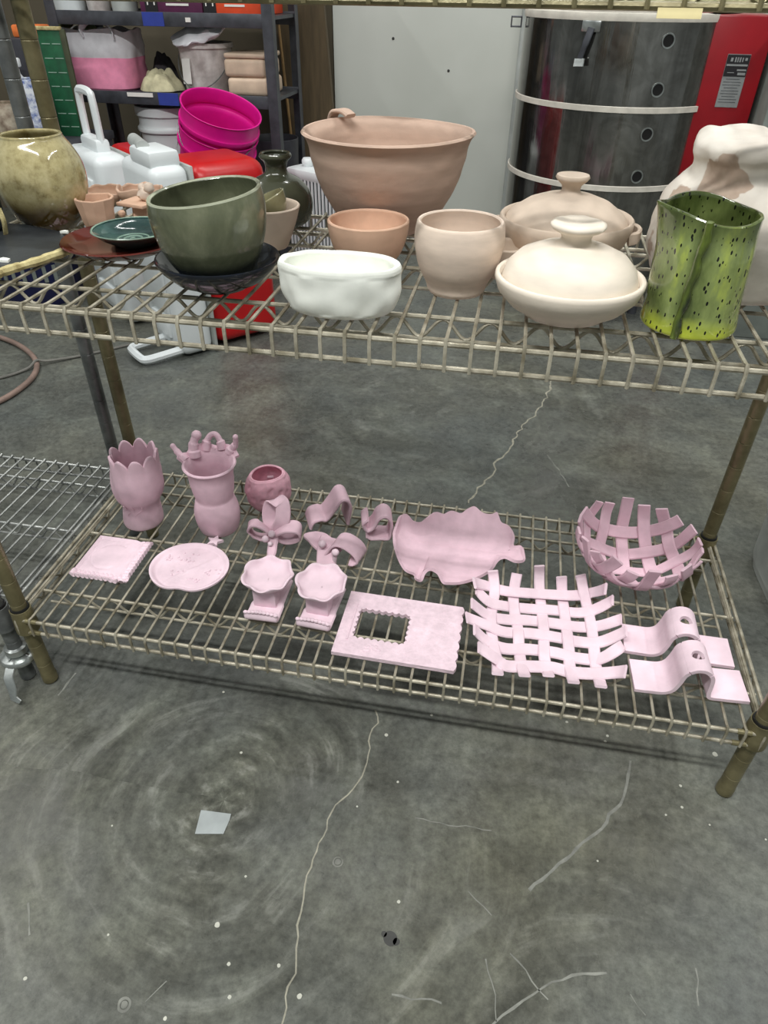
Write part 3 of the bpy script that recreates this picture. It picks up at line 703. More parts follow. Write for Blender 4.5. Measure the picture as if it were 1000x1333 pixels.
q = MB(); q.strip(prf, .042, .0058, (.25, 1, 0)); q.build('strip', pink2, t)
q = MB(); q.strip(bez([(-.054, .012, .034), (-.036, .012, .031), (-.018, .010, .024), (-.004, .004, .016), (.008, -.004, .008)], 6), [.006, .010, .013, .017, .02, .024, .028, .03, .032, .034, .036]+[.037]*14, .006, (.2, .9, .5)); q.build('pointed_petal', pink2, t)
q = MB(); q.strip(bez([(-.004, .012, .036), (-.006, -.002, .030), (-.004, -.018, .018), (-.002, -.032, .004)], 6), .036, .008, (1, -.15, 0)); q.build('throat', pink2, t)
for c_, e_ in (((-.012, -.012, .040), (-.008, .004, .026)), ((.016, -.026, .036), (.012, -.024, .005))):
    q = MB(); q.tube([e_, c_], .0042, 8); q.ball(c_, .0072, 14); q.build('stamen', pink, t)

# pedestal dishes
def pedestal(px, py, rz, label, seed, tilt):
    p = at(px, py, Z1); t = thing('pedestal_dish', label, 'pedestal dish', (p.x, p.y, B), (0, 0, rz))
    q = MB(); q.strip(bez([(0, -.049, .017), (0, -.051, .008), (0, -.043, .004), (0, -.02, .0035), (0, .02, .0035), (0, .052, .0035)], 6), [.058]*20+[.054]*11, .0068, (1, 0, 0)); q.build('base_slab', pink, t)
    q = MB()
    for k in range(9): q.ball((-.026+.0065*k, -.0505, .019+.003*sin(k*PI/8)), (.0042, .0036, .0035), 10)
    q.build('beaded_lip', pink, t)
    MB().box((-.002, -.008, .024), (.040, .030, .0375), bev=.003).build('block', pink, t)
    def pm_(a, i, r, z):
        e = max(0, z-.0075)/.0115; q_ = 1+e*(.045*sin(7*a+seed)+.05*noise.noise(V((cos(a)*2, sin(a)*2, seed))))
        return (r*q_, z+e*.0025*sin(7*a+seed+1.5))
    MB().lathe(prof([(.001, 0), (.020, 0), (.031, .004), (.0395, .011), (.0435, .0185), (.0425, .0208), (.0395, .0200), (.0355, .0135), (.028, .0085), (.016, .0066), (.001, .0062)], 4), 84, mod=pm_).build('scalloped_dish', pink, t, (0, .004, .0415), tilt)
pedestal(352, 783, .02, 'pink scalloped dish on a slab pedestal, the left one of the pair', 1.0, (.02, 0, 0))
pedestal(420, 793, -.06, 'pink scalloped dish on a slab pedestal, next to the picture frame', 4.2, (.05, -.02, 0))

# square plate with fluted edge
t = thing('fluted_square_plate', 'pink square plate with fluted edges at left end of lower shelf', 'plate', (.1069, .1572, B+.0035), (0, 0, .0))
def sq(u, v):
    x = -.053+.106*u; y = -.055+.110*v
    d = math.hypot(x+.008, y-.006); z = .0045
    z += .004*max(0, 1-min(u, v, 1-u, 1-v)/.06) if min(u, v, 1-u, 1-v) < .06 else 0
    z -= .0014*math.exp(-((d-.034)/.0035)**2)*(1 if x < .01 else .3)
    z -= .003*math.exp(-((x-.030)/.006)**2)
    if u > .86: z += .0022*sin(v*PI*26)
    if v < .13: z += .0022*sin(u*PI*24)
    k = .0005*sin(v*PI*26)*(1 if u > .95 else 0); k2 = .0005*sin(u*PI*24)*(1 if v < .05 else 0)
    return (x+k, y-k2, z)
MB().sheet(sq, 100, 100, .0055).build('plate', pink, t, ang=50)

# pomegranate plate
t = thing('pomegranate_plate', 'pink fruit-shaped plate with a star crown and dotted relief', 'plate', (.2523, .1669, B), (0, 0, -.05))
def pom(a):
    r = .070*(1-.12*math.exp(-(((a-math.radians(276)+PI) % (2*PI)-PI)/.28)**2)); return (r*1.04*cos(a), r*.94*sin(a))
def pz(k, a):
    x = .07*k*cos(a); y = .066*k*sin(a)
    z = .0035+.008*max(0, k-.86)/.14-(.003*max(0, k-.95)/.05)
    z += .0018*math.exp(-((x-.03*sin(y*30)-.008)/.004)**2)*(1 if k < .84 else 0)
    if k < .8: z += .0011*max(0, noise.noise(V((x*190, y*190, 2)))-.1)
    return z
MB().disc_sheet(pom, pz, 40, .0034).build('plate', pink, t, ang=60)
st = []
for k in range(10):
    a = PI/2+k*PI/5; r = .0165 if k % 2 == 0 else .0075; st.append((.015+r*cos(a), .078+r*sin(a)))
MB().prism(st, .004, .010).build('star_crown', pink, t)
q = MB()
for cx, cy, n, sp in ((-.042, .018, 9, .011), (-.012, .026, 12, .016), (-.018, -.02, 8, .015), (.045, .0, 10, .013), (.02, -.03, 7, .012)):
    for _ in range(n): q.ball((cx+random.uniform(-sp, sp), cy+random.uniform(-sp, sp)*.7, .0042), (.0022, .0022, .0014), 8)
q.build('seed_dots', pink, t)

# leaf platter
t = thing('leaf_platter', 'large pink leaf-shaped platter with ruffled edges and a centre vein', 'platter', tuple(at(598, 705, B)))
OL = [(65, 215, .030), (88, 150, .034), (110, 105, .036), (150, 97, .036), (190, 138, .028), (235, 148, .026), (280, 118, .032), (335, 83, .036), (390, 96, .030), (440, 75, .036), (500, 92, .030), (545, 62, .036), (590, 48, .038), (645, 90, .032), (700, 98, .030), (738, 87, .032), (765, 150, .024), (815, 175, .026), (843, 235, .024), (840, 298, .018), (895, 304, .022), (908, 345, .024), (910, 398, .022), (855, 405, .020), (790, 378, .016), (740, 396, .013), (690, 465, .013), (600, 515, .015), (500, 545, .014), (425, 548, .016), (385, 540, .018), (352, 482, .022), (300, 456, .026), (262, 480, .024), (240, 528, .014), (208, 520, .010), (198, 490, .012), (140, 460, .018), (100, 395, .022), (70, 300, .027)]
org = at(598, 705, B); org.z = B
OP = []
for x, y, z in OL:
    q_ = at(500+x/5, 650+y/5, B+z); OP.append(q_-org)
OC = bez(OP+[OP[0]], 5)[:-1]
va, vb = at(516, 698, B+.012)-org, at(680, 722, B+.012)-org
def leaf(u, v):
    pb = OC[int(round(u*len(OC))) % len(OC)]
    dx = vb-va; k = min(1, max(0, (pb-va).dot(dx)/dx.dot(dx))); k = .03+.94*k
    pv = va+dx*k; zv = .0035+.020*abs(2*k-1)**5
    x = pv.x+(pb.x-pv.x)*v; y = pv.y+(pb.y-pv.y)*v
    z = zv+(pb.z-zv)*v**2.0+.004*math.sin(min(1, v/.35)*PI)*(1-abs(2*k-1)**2)
    return (x, y, z)
MB().sheet(leaf, len(OC), 22, .0055, wrap=True).build('leaf', pink2, t, ang=70)

# picture frame
t = thing('picture_frame', 'flat pink clay picture frame with a scalloped rectangular opening', 'picture frame', (.6545, .0895, B), (0, 0, -.012))
def loop(x0, x1, y0, y1, n, sc_, amp, only=None):
    out = []
    segs = (((x0, y0), (x1, y0)), ((x1, y0), (x1, y1)), ((x1, y1), (x0, y1)), ((x0, y1), (x0, y0)))
    for k, (a, b) in enumerate(segs):
        ln = math.hypot(b[0]-a[0], b[1]-a[1]); nx, ny = (b[1]-a[1])/ln, -(b[0]-a[0])/ln
        for i in range(n):
            u = i/n; s_ = amp*abs(sin(u*PI*round(ln/sc_))) if only is None or k in only else 0
            out.append((a[0]+(b[0]-a[0])*u+nx*s_, a[1]+(b[1]-a[1])*u+ny*s_))
    return out
n_ = 72
def frame_piece(o0, i0, z0, z1):
    vs = []; fs = []; N = len(o0)
    for z in (z0, z1):
        vs += [V((x, y, z)) for x, y in o0]; vs += [V((x, y, z)) for x, y in i0]
    for i in range(N):
        j = (i+1) % N
        fs += [(i, N+i, N+j, j), (2*N+i, 2*N+j, 3*N+j, 3*N+i), (i, j, 2*N+j, 2*N+i), (N+j, N+i, 3*N+i, 3*N+j)]
    return MB().add(vs, fs)
ou = loop(-.0985, .0985, -.0705, .0705, n_, .0215, .0035, (1,)); inn = loop(-.075, .0165, -.035, .035, n_, .0115, -.004)
o2 = loop(-.094, .094, -.066, .066, n_, .02, 0); i2 = loop(-.080, .0215, -.040, .040, n_, .02, 0)
q = MB()
for A_, B_ in ((ou, o2), (o2, i2), (i2, inn)):
    pz_ = frame_piece(A_, B_, .001, .0085); N = len(A_)
    keep = [f_ for k, f_ in enumerate(pz_.f) if (k % 4 < 2) or (k % 4 == 2 and A_ is ou) or (k % 4 == 3 and B_ is inn)]
    q.add(pz_.v, keep)
q.build('frame', pinkemb, t, flat=True)
q = MB(); q.tube([(-.080, .041, .0088), (-.080, -.041, .0088)], .0016, 6); q.tube([(-.092, -.066, .003), (.06, -.068, .003), (.096, -.067, .006)], .003, 6)
for k in range(7): q.ball((-.03+.008*sin(k*2.1)-.002*k, -.052+.005*cos(k*1.9), .0086), (.004, .0035, .0016), 10)
q.build('clay_beads', pink, t)

# woven tray
t = thing('woven_tray', 'pale pink open-weave tray of flat clay strips at front of lower shelf', 'woven tray', (0, 0, B))
rows = [[(80, 130), (160, 150), (260, 178), (385, 190), (540, 200), (680, 205), (790, 185), (858, 165)],
        [(92, 170), (170, 245), (260, 268), (390, 283), (540, 292), (700, 308), (800, 285), (900, 232)],
        [(65, 250), (165, 325), (260, 347), (390, 352), (560, 372), (700, 392), (820, 385), (950, 345)],
        [(35, 335), (165, 385), (260, 422), (410, 430), (560, 452), (700, 480), (830, 480), (980, 415)],
        [(80, 405), (160, 480), (260, 520), (410, 525), (560, 545), (700, 578), (830, 578), (960, 500)],
        [(105, 510), (210, 580), (270, 622), (400, 625), (540, 632), (660, 660), (800, 668), (975, 655)]]
cols = [[(190, 60), (200, 180), (185, 280), (180, 380), (190, 480), (215, 600), (218, 670)],
        [(332, 75), (312, 200), (318, 300), (340, 420), (345, 530), (360, 620), (378, 680)],
        [(465, 30), (465, 150), (475, 270), (490, 390), (492, 520), (500, 610), (520, 680)],
        [(596, 95), (600, 200), (612, 300), (628, 420), (640, 530), (645, 630), (668, 720)],
        [(708, 85), (735, 220), (765, 350), (785, 480), (795, 600), (810, 670), (830, 745)]]
def woven(path, zf, wob, w_, name, wd):
    P = bez([(x, y, 0) for x, y in path], 7); n = len(P); pts = []
    for k, q_ in enumerate(P):
        u = k/(n-1); pts.append(at(600+q_.x/4.545, 730+q_.y/4.545, B+zf(u)+wob(q_.x, q_.y))-V((0, 0, B)))
    MB().strip(pts, w_, .0048, wd).build(name, pink, t)
for i, c__ in enumerate(cols):
    xs = c__[3][0]
    woven(c__, lambda u: .0065+.030*max(0, 1-u/.30)**1.5+.010*max(0, (u-.8)/.2)**1.5, lambda x, y, i=i: .0024*cos(((y-190)/88+i)*PI), .0185, 'warp_strip', (1, .12, 0))
for i, c__ in enumerate(rows):
    woven(c__, lambda u, i=i: .0065+.022*max(0, (abs(2*u-1)-.62)/.38)**1.4+(.010 if i == 0 else .004 if i == 5 else 0), lambda x, y, i=i: -.0024*cos(((x-190)/140+i)*PI), .0215, 'weft_strip', (-.05, 1, .12))

# woven bowl
t = thing('woven_bowl', 'deep rose-pink woven strip bowl near the back right post', 'woven bowl', (1.0383, .3087, B), (0, .06, .12))
Rs = .098
def cap(x, y, off=0):
    r = math.hypot(x, y); th = r/Rs; ph = math.atan2(y, x); R_ = Rs-off
    return V((R_*sin(th)*cos(ph)*1.12, R_*sin(th)*sin(ph)*1.05, Rs-R_*cos(th)+.003))
for dirn in (0, 1):
    for i in range(5):
        c_ = (i-2)*.042; lim = math.sqrt(max(.0001, .148**2-c_*c_))*(1+.06*sin(i*3+dirn))
        pts = []; wds = []
        for k in range(41):
            s_ = -lim+2*lim*k/40; wv = .0026*cos((s_/.042+i+dirn)*PI)
            x, y = (c_, s_) if dirn else (s_, c_)
            pts.append(cap(x, y, wv+.003))
            x2, y2 = (x+.001, y) if dirn else (x, y+.001)
            wds.append(cap(x2, y2, wv+.003)-pts[-1])
        MB().strip(pts, .0225, .0048, wds).build('warp_strip' if dirn else 'weft_strip', pink2, t)

# omega brackets
def bracket(x, y, rz, label):
    t = thing('arched_bracket', label, 'clay bracket', (x, y, B), (0, 0, rz))
    pr = bez([(-.083, 0, .0035), (-.062, 0, .0033), (-.040, 0, .004), (-.028, 0, .012), (-.022, 0, .030), (-.018, 0, .048), (-.006, 0, .0595), (.009, 0, .0595), (.020, 0, .048), (.023, 0, .030), (.024, 0, .012), (.029, 0, .004), (.048, 0, .0033), (.086, 0, .0036)], 7)
    N = len(pr); W = .030; th = .006
    # arc length map, hole cut through the crown
    Ls = [0]
    for a, b in zip(pr, pr[1:]): Ls.append(Ls[-1]+(b-a).length)
    def pos(s_, y_):
        s_ = min(max(s_, 0), Ls[-1]); i = 0
        while i < N-2 and Ls[i+1] < s_: i += 1
        k = (s_-Ls[i])/(Ls[i+1]-Ls[i]); p = pr[i].lerp(pr[i+1], k); return V((p.x, y_, p.z))
    sc0 = (Ls[6*7]+Ls[7*7])/2; hr = .0085
    def left(u, v): return pos(u*(sc0-.018), -W+2*W*v)
    q = MB(); q.sheet(left, 46, 10, th)
    def right(u, v): return pos(sc0+.018+u*(Ls[-1]-sc0-.018), -W+2*W*v)
    q.sheet(right, 46, 10, th)
    def mid(u, v):
        a = 2*PI*u; c_, s_ = cos(a), sin(a); k = 1/max(abs(c_)/.018, abs(s_)/W)
        r = hr+(k-hr)*v; return pos(sc0+r*c_, r*s_)
    q.sheet(mid, 64, 6, th, wrap=True)
    q.build('arch', pink, t, ang=50)
bracket(1.1095, .0717, .05, 'pink arched bracket with a hole, nearest the front edge')
bracket(1.1028, .1433, -.01, 'pink arched bracket with a hole, behind the nearer one')

for nm_, k_ in (('navy_bowl', .977), ('grey_green_bowl', .977), ('oval_dish', .968), ('terracotta_bowl', .968), ('big_brown_bowl', .966), ('pale_cup', .96), ('lidded_casserole', .952), ('lidded_dish', .953), ('small_bowl', .957), ('green_pitcher', .902), ('lumpy_vase', .941)):
    bpy.data.objects[nm_].scale = (k_, k_, k_*{'oval_dish': 1.22, 'lidded_casserole': .93, 'lumpy_vase': .93}.get(nm_, 1))

# ---------------------------------------------------------------- floor things in front
pc_ = [at(x, y, 0) for x, y in ((254, 1086), (262, 1055), (301, 1060), (299, 1068), (291, 1086))]
c_ = sum(pc_, V())/5
tag(MB().prism([(p.x-c_.x, p.y-c_.y) for p in reversed(pc_)], 0.0006, .0014).build('tape_patch', duct, None, (c_.x, c_.y, 0)), 'square of grey tape stuck on the concrete floor', 'tape')
tp = at(883, 17, y=-.004)
m_ = MB(); m_.sheet(lambda u, v: (-.0165+.033*u, -.0006*cos(v*PI), -.0034+.0068*v), 8, 4, .0008)
lab = m_.build('tape_label', tape, rack, (tp.x, -.0105, tp.z))
lab['label'] = 'cream masking tape label'

# ---------------------------------------------------------------- background
# kiln
YK = 2.32; kl = at(671, 140, y=YK); kr = at(930, 140, y=YK); RK = (kr.x-kl.x)/2*1.0; KX = (kl.x+kr.x)/2
ztop = at(790, 17, y=YK-RK).z; zb1 = at(800, 143, y=YK-RK).z; zb2 = at(740, 243, y=YK-RK).z
t = thing('kiln', 'round stainless steel kiln with red control box behind the shelves', 'kiln', (KX, YK, 0))
MB().lathe([(RK-.06, .17), (RK, .17), (RK, ztop-.02), (RK-.06, ztop-.02)], 96).build('jacket', kilnm, t)
for z in (zb1, zb2):
    MB().lathe([(RK+.001, z-.009), (RK+.006, z-.008), (RK+.006, z+.008), (RK+.001, z+.009)], 96).build('section_band', kilnrim, t)
MB().lathe([(RK-.085, ztop-.25), (RK-.085, ztop), (RK+.002, ztop), (RK+.004, ztop-.008), (RK+.002, ztop-.02), (RK-.06, ztop-.021), (RK-.06, ztop-.25)], 96).build('brick_rim', kilnrim, t)
MB().lathe([(0, .16), (RK-.02, .16), (RK-.02, .172), (0, .172)], 64).build('kiln_floor', utils, t)
MB().lathe([(0, ztop-.27), (RK-.086, ztop-.27), (RK-.086, ztop-.255), (0, ztop-.255)], 64).build('chamber', peepin, t)
for k in range(4):
    a = PI/4+k*PI/2; MB().tube([(RK*.8*cos(a), RK*.8*sin(a), 0), (RK*.8*cos(a), RK*.8*sin(a), .162)], .018, 10).build('leg', utils, t)
def cyl(px, py):
    d = fw+rt*((px-500)/FPX)-up*((py-666.5)/FPX); o = CAM-V((KX, YK, 0))
    A = d.x**2+d.y**2; Bq = 2*(o.x*d.x+o.y*d.y); Cq = o.x**2+o.y**2-RK**2
    disc = Bq*Bq-4*A*Cq
    return o+d*((-Bq-math.sqrt(max(0, disc)))/(2*A))
for px, py in ((870, 53), (856, 117), (842, 175), (829, 230)):
    p = cyl(px, py); a = math.atan2(p.y, p.x); nrm = V((cos(a), sin(a), 0)); M = nrm.to_track_quat('Z', 'Y').to_matrix()
    q = MB(); q.lathe([(.017, -.004), (.021, .001), (.021, .003), (.017, .003), (.016, -.003)], 24); q.lathe([(.016, .0012), (0, .0012)], 24)
    q.cur = 0; ob = q.build('peephole', [chrome, peepin], t)
    for f_ in ob.data.polygons:
        if f_.center.length < .0165 and abs(f_.center.z-.0012) < .0004: f_.material_index = 1
    ob.matrix_local = Matrix.Translation(p) @ M.to_4x4()
def onk(px, py, lift=.0):
    p = cyl(px, py); a = math.atan2(p.y, p.x); return p+V((cos(a), sin(a), 0))*lift, V((-sin(a), cos(a), 0))
p0, td = onk(772, 36, .012); p1_, _ = onk(766, 55, .02); p2_, _ = onk(758, 76, .02); p3_, _ = onk(757, 86, .026)
q = MB(); q.strip(bez([p0, p1_, p2_], 5), [.022]*6+[.018]*5, .006, td); q.build('lift_handle', utils, t)
q = MB(); q.strip([p2_, p3_], .034, .006, td); q.build('handle_tab', chrome, t)
q = MB(); pa, _ = onk(771, 34, .004); q.box(pa, (.06, .012, .03), rotz(math.atan2(td.y, td.x)), .003); q.build('handle_bracket', chrome, t)
p0, td = onk(679, 28, .012); q = MB(); q.tube([p0+V((-.022, -.006, .014)), p0+V((.012, -.006, .014)), p0+V((.012, -.006, -.014)), p0+V((-.022, -.006, -.014))], .004, 6, True); q.build('latch', utils, t)
# red control box
a0 = math.atan2(cyl(905, 100).y, cyl(905, 100).x)
bl = at(895, 140, y=YK-.26); br = at(976, 140, y=YK-.26)
bx0 = bl.x-KX; bx1 = br.x-KX; byf = -.26
q = MB(); q.box(((bx0+bx1)/2+.008, byf+.14, (ztop+.20)/2), (bx1-bx0, .28, ztop-.20), None, .006); q.build('control_box', kilnred, t)
sl = [at(x, y, y=YK-.26) for x, y in ((948, 69), (978, 70), (960, 143), (930, 138))]
sx = (sl[0].x+sl[1].x+sl[2].x+sl[3].x)/4-KX; sz = sum(p.z for p in sl)/4; sw = abs(sl[1].x-sl[0].x); sh = sl[0].z-sl[3].z
stk = MB(); stk.box((0, -.001, 0), (sw, .002, sh)); so = stk.build('data_plate', sticker, t, (sx, byf, sz))
q = MB(); q.box((0, -.0024, sh*.29), (sw*.98, .002, sh*.40)); q.build('plate_heading', blackcard, so)
q = MB()
for (cx_, cz_, w_, h_) in ((-.28, .40, .10, .07), (-.12, .40, .06, .09), (-.02, .40, .05, .09), (.08, .40, .06, .09), (.19, .40, .05, .08), (.34, .41, .10, .05), (0, .30, .92, .035), (.25, .21, .40, .03), (.28, .14, .34, .05), (-.2, .16, .3, .012)):
    q.box((cx_*sw, -.0036, cz_*sh), (w_*sw, .001, h_*sh))
q.build('heading_print', sticker, so)
q = MB()
for k in range(9): q.box((-.02*sw, -.0023, (.04-.055*k)*sh), (sw*(.78 if k % 3 else .6), .0008, sh*.008))
q.build('plate_print', utils, so)
# grey panel right of the kiln
g0 = at(978, 160, y=1.95); t = thing('grey_cabinet', 'grey metal cabinet with white lettered stickers right of the red control box', 'cabinet', (g0.x+.235, 2.15, 0))
MB().box((0, 0, .48), (.40, .40, .96), None, .006).build('body', greytool, t)
zs = at(995, 145, y=1.95).z
def text_mesh(body, size, name, m, parent, loc, rot):
    cu = bpy.data.curves.new(name, 'FONT'); cu.body = body; cu.size = size; cu.extrude = .0006; cu.align_x = 'CENTER'; cu.align_y = 'CENTER'
    tmp = bpy.data.objects.new(name+'_src', cu); COL.objects.link(tmp)
    bpy.context.view_layer.update()
    me = bpy.data.meshes.new_from_object(tmp.evaluated_get(bpy.context.evaluated_depsgraph_get())); bpy.data.objects.remove(tmp); bpy.data.curves.remove(cu)
    me.materials.clear(); me.materials.append(m); me.name = name
    o = bpy.data.objects.new(name, me); COL.objects.link(o); o.parent = parent; o.location = loc; o.rotation_euler = rot; return o
q = MB(); q.box((0, 0, 0), (.034, .002, .05)); st_ = q.build('sticker', whiteprint, t, (-.155, -.2015, zs)); text_mesh('B', .05, 'letter', blackcard, st_, (0, -.0016, 0), (PI/2, 0, 0))
for dz, w_ in ((-.055, .03), (-.085, .02), (.06, .03)):
    q = MB(); q.box((0, 0, 0), (w_, .002, .018)); q.build('sticker', whiteprint, t, (-.158, -.2015, zs+dz))

# brown board leaning on the wall
b0 = at(388, 240, y=2.86); b1 = at(433, 140, y=2.86)
bl0 = at(361, 0, y=2.86); br0 = at(421, 0, y=2.86)
t = thing('brown_board', 'tall dark brown board leaning against the white wall', 'board', (0, 2.86, 0))
def xat(p, q, z): return p.x+(q.x-p.x)*(z-p.z)/(q.z-p.z)
pl = [(xat(bl0, b0, 0), 0), (xat(br0, b1, 0), 0), (xat(br0, b1, 1.9), 1.9), (xat(bl0, b0, 1.9), 1.9)]
q = MB(); q.add([V((x, y, z)) for y in (0, .03) for x, z in pl], [(0, 1, 2, 3), (7, 6, 5, 4), (0, 4, 5, 1), (1, 5, 6, 2), (2, 6, 7, 3), (3, 7, 4, 0)]); q.build('board', brown, t, flat=True)
q = MB(); e0 = V((pl[0][0]-.007, .012, 0)); e1 = V((pl[3][0]-.007, .012, 1.9)); q.strip([e0, e1], .014, .034, (1, 0, 0)); q.build('edge_strip', woodedge, t)

# utility shelf
YR = 2.30; DR = .34
ul = at(66, 12, y=YR); ur = at(352, 23, y=YR); ml = at(78, 116, y=YR); mr = at(356, 129, y=YR)
zu = (ul.z+ur.z)/2; zm = (ml.z+mr.z)/2; XL = (ul.x+ml.x)/2; XR = (ur.x+mr.x)/2+.01; WR = XR-XL; XC = (XL+XR)/2
t = thing('utility_shelf', 'dark grey steel utility shelf with tubs and bags at the back wall', 'shelf unit', (XC, YR+DR/2, 0))
for sx in (-1, 1):
    for sy in (-1, 1):
        q = MB(); x = sx*WR/2; y = sy*DR/2
        q.box((x-sx*.018, y, .8), (.04, .003, 1.6)); q.box((x, y-sy*.018, .8), (.003, .04, 1.6)); q.build('upright', utils, t)
for z in (.20, zm, zu, 1.35):
    q = MB(); q.box((0, 0, z-.008), (WR-.01, DR-.02, .012)); q.box((0, -DR/2+.004, z-.018), (WR-.008, .006, .045), None, .002); q.box((0, DR/2-.004, z-.018), (WR-.008, .006, .045), None, .002)
    sh_ = q.build('shelf_board', utils, t)
    if z in (zm, zu):
        bxp = at(197 if z == zu else 219, 10 if z == zu else 126, y=YR).x-XC
        MB().box((bxp, -DR/2-.0004, z-.018), (.085, .003, .043)).build('blue_tape', bluetape, sh_)
        MB().box((bxp+(.14 if z == zu else -.12), -DR/2-.0004, z-(.018 if z == zu else .006)), (.02 if z == zu else .11, .003, .014)).build('paper_tag', whiteprint, sh_)
YB = YR+.14
def onR(px, z, y=YB): return at(px, 60, y=y).x
# boxes on the upper shelf
def carton(name, pxa, pxb, h, m, label, logo):
    xa = at(pxa, 5, y=YR+.03).x; xb = at(pxb, 5, y=YR+.03).x; w_ = xb-xa
    t = thing(name, label, 'box', ((xa+xb)/2, YR+.17, zu-.001))
    MB().box((0, 0, h/2), (w_, .27, h), None, .003).build('carton', m, t)
    lx = at(logo, 5, y=YR+.03).x-(xa+xb)/2; zz = .034
    MB().box((lx, -.1362, zz+.004), (.05, .0015, .07)).build('logo_patch', blackcard, t)
    text_mesh('M', .05, 'logo', whiteprint, t, (lx, -.1376, zz+.006), (PI/2, 0, 0))
    q = MB()
    for k in range(3): q.box((lx+.05+.055*(w_/.25), -.1362, zz-.006+.018*k), (.09*w_/.25, .0015, .007))
    q.build('print', whiteprint, t)
carton('glaze_carton', 181, 262, .14, purplebox, 'purple box with white print on the top visible shelf', 196)
carton('glaze_carton', 266, 339, .13, orangebox, 'orange box with white print on the top visible shelf', 272)
for k, (a, b, m, lb) in enumerate(((68, 108, whitepl, 'white pail at left end of the top visible shelf'), (110, 140, dirtypail, 'splashed white pail beside another pail on the top visible shelf'), (142, 176, greypl, 'grey pail next to the purple box'))):
    xa = at(a, 5, y=YB).x; xb = at(b, 5, y=YB).x; r = (xb-xa)/2
    tag(MB().lathe(vessel([(r*.86, 0), (r*.9, .01), (r, .16)], .004), 32).build('pail', m, None, ((xa+xb)/2, YB+.02, zu-.002+.001)), lb, 'pail')
# mid shelf: pink tote bag
xa = at(84, 80, y=YR+.1).x; xb = at(176, 80, y=YR+.1).x; bw = xb-xa; bh = at(120, 38, y=YR+.1).z-zm
t = thing('tote_bag', 'pink and white canvas tote bag on the middle shelf', 'bag', ((xa+xb)/2, YR+.15, zm-.001))
def bagring(z, k): 
    return None
def bagm(a, i, r, z):
    c_, s_ = cos(a), sin(a); e = 3.6; q = (abs(c_)**e+abs(s_)**e)**(-1/e); w_ = bw/2*(.92+.12*z/bh)
    q *= 1+.05*noise.noise(V((c_*2.4, s_*2.4, z*18)))*(1 if z > .02 else .2)
    return (1e-9, z+(.02*noise.noise(V((c_*2, s_*2, 3)))*(z/bh)**3), c_*q*w_*(r/.1), s_*q*.11*(r/.1))
h1 = bh*.55
MB().lathe([(0, 0), (.095, 0), (.1, .006), (.102, h1*.4), (.101, h1*.75), (.1, h1), (.096, h1)], 64, mod=bagm).build('pink_lower', pinkcloth, t)
MB().lathe([(.0955, h1-.01), (.0995, h1), (.0995, h1+(bh-h1)*.4), (.097, h1+(bh-h1)*.7), (.094, bh), (.088, bh), (.09, h1)], 64, mod=bagm).build('white_upper', whitecloth, t)
q = MB(); q.strip(bez([(-bw*.05, -.10, bh*.9), (-bw*.04, -.11, bh*1.05), (bw*.06, -.10, bh*1.16), (bw*.22, -.09, bh*1.13), (bw*.34, -.10, bh*1.0), (bw*.36, -.10, bh*.86)], 6), .03, .004, (0, -.7, .7)); q.build('strap', whitecloth, t)
q = MB(); q.sheet(lambda u, v: (-bw*.49+bw*.42*u, -.06+.10*v, bh*.97+.035*sin(u*PI)*(1-v*.4)+.012*noise.noise(V((u*4, v*4, 1)))), 18, 8, .006)
tag(q.build('green_cloth', lime, None, ((xa+xb)/2, YR+.13, zm+.006)), 'pale green cloth poking out of the pink tote bag', 'cloth')
# rags
def heap(px, w_, d_, h_, m, name, label, seed, y=YR+.09):
    x = at(px, 100, y=y).x
    def fn(u, v):
        a = 2*PI*u; r = v; e = math.sqrt(max(0, 1-(1-v)**2)) if False else v
        k = 1+.25*noise.noise(V((cos(a)*1.5, sin(a)*1.5, seed)))
        z = h_*(1-v**3)*(1+.35*noise.noise(V((cos(a)*v*3, sin(a)*v*3, seed)))) + .006*sin(v*15+a*2)*v*(1-v)*4
        return (cos(a)*w_*.5*v*k, sin(a)*d_*.5*v*k, max(.003, z+.003))
    return tag(MB().sheet(fn, 48, 16, .004, wrap=True).build(name, m, None, (x, y, zm)), label, 'rags')
heap(208, .17, .14, .065, ragm, 'rag_heap', 'folded khaki rags on the middle shelf beside the white pail', 2)
heap(216, .13, .10, .10, greym, 'dark_bundle', 'dark grey cloth bundle behind the khaki rags', 6, YR+.27)
# white dirty pail with bag
pa = at(231, 60, y=YR+.13).x; pb = at(297, 60, y=YR+.13).x; pr_ = (pb-pa)/2; ph_ = at(262, 55, y=YR+.13).z-zm
t = thing('plaster_pail', 'clay-splashed white pail holding a plastic bag on the middle shelf', 'pail', ((pa+pb)/2, YR+.15, zm-.001))
MB().lathe(vessel([(pr_*.84, 0), (pr_*.86, .004), (pr_*.98, ph_*.9), (pr_*1.05, ph_*.91), (pr_*1.05, ph_)], .004), 44).build('pail', dirtypail, t)
q = MB(); q.tube([(pr_*1.02*cos(a), pr_*1.04*sin(a)-.004, ph_*.8-.115*sin(-a)*1.0) for a in [-PI*k/20 for k in range(21)]], .0022, 6); q.build('bail', greypost, t)
q = MB(); q.sheet(lambda u, v: (-pr_*.75+.04*v, 0, 0), 1, 1, .001) if False else None
q.box((-pr_*.45, -pr_*.90, ph_*.45), (.045, .003, .085), Matrix.Rotation(-.12, 3, 'X') @ rotz(-.45)); q.build('paper_label', whiteprint, t)
q = MB(); q.ball((0, 0, 0), (.130, .085, .026), 40, .22, 3)
for v_ in q.v: v_ += V((0, 0, .01*noise.noise(v_*24)))
q.build('plastic_bag', whitecloth, None, ((pa+pb)/2+.02, YR+.10, zm+ph_+.040), (.38, -.26, 0))
tag(bpy.context.scene.objects['plastic_bag'], 'crumpled white plastic bag lying on the splashed pail', 'bag')
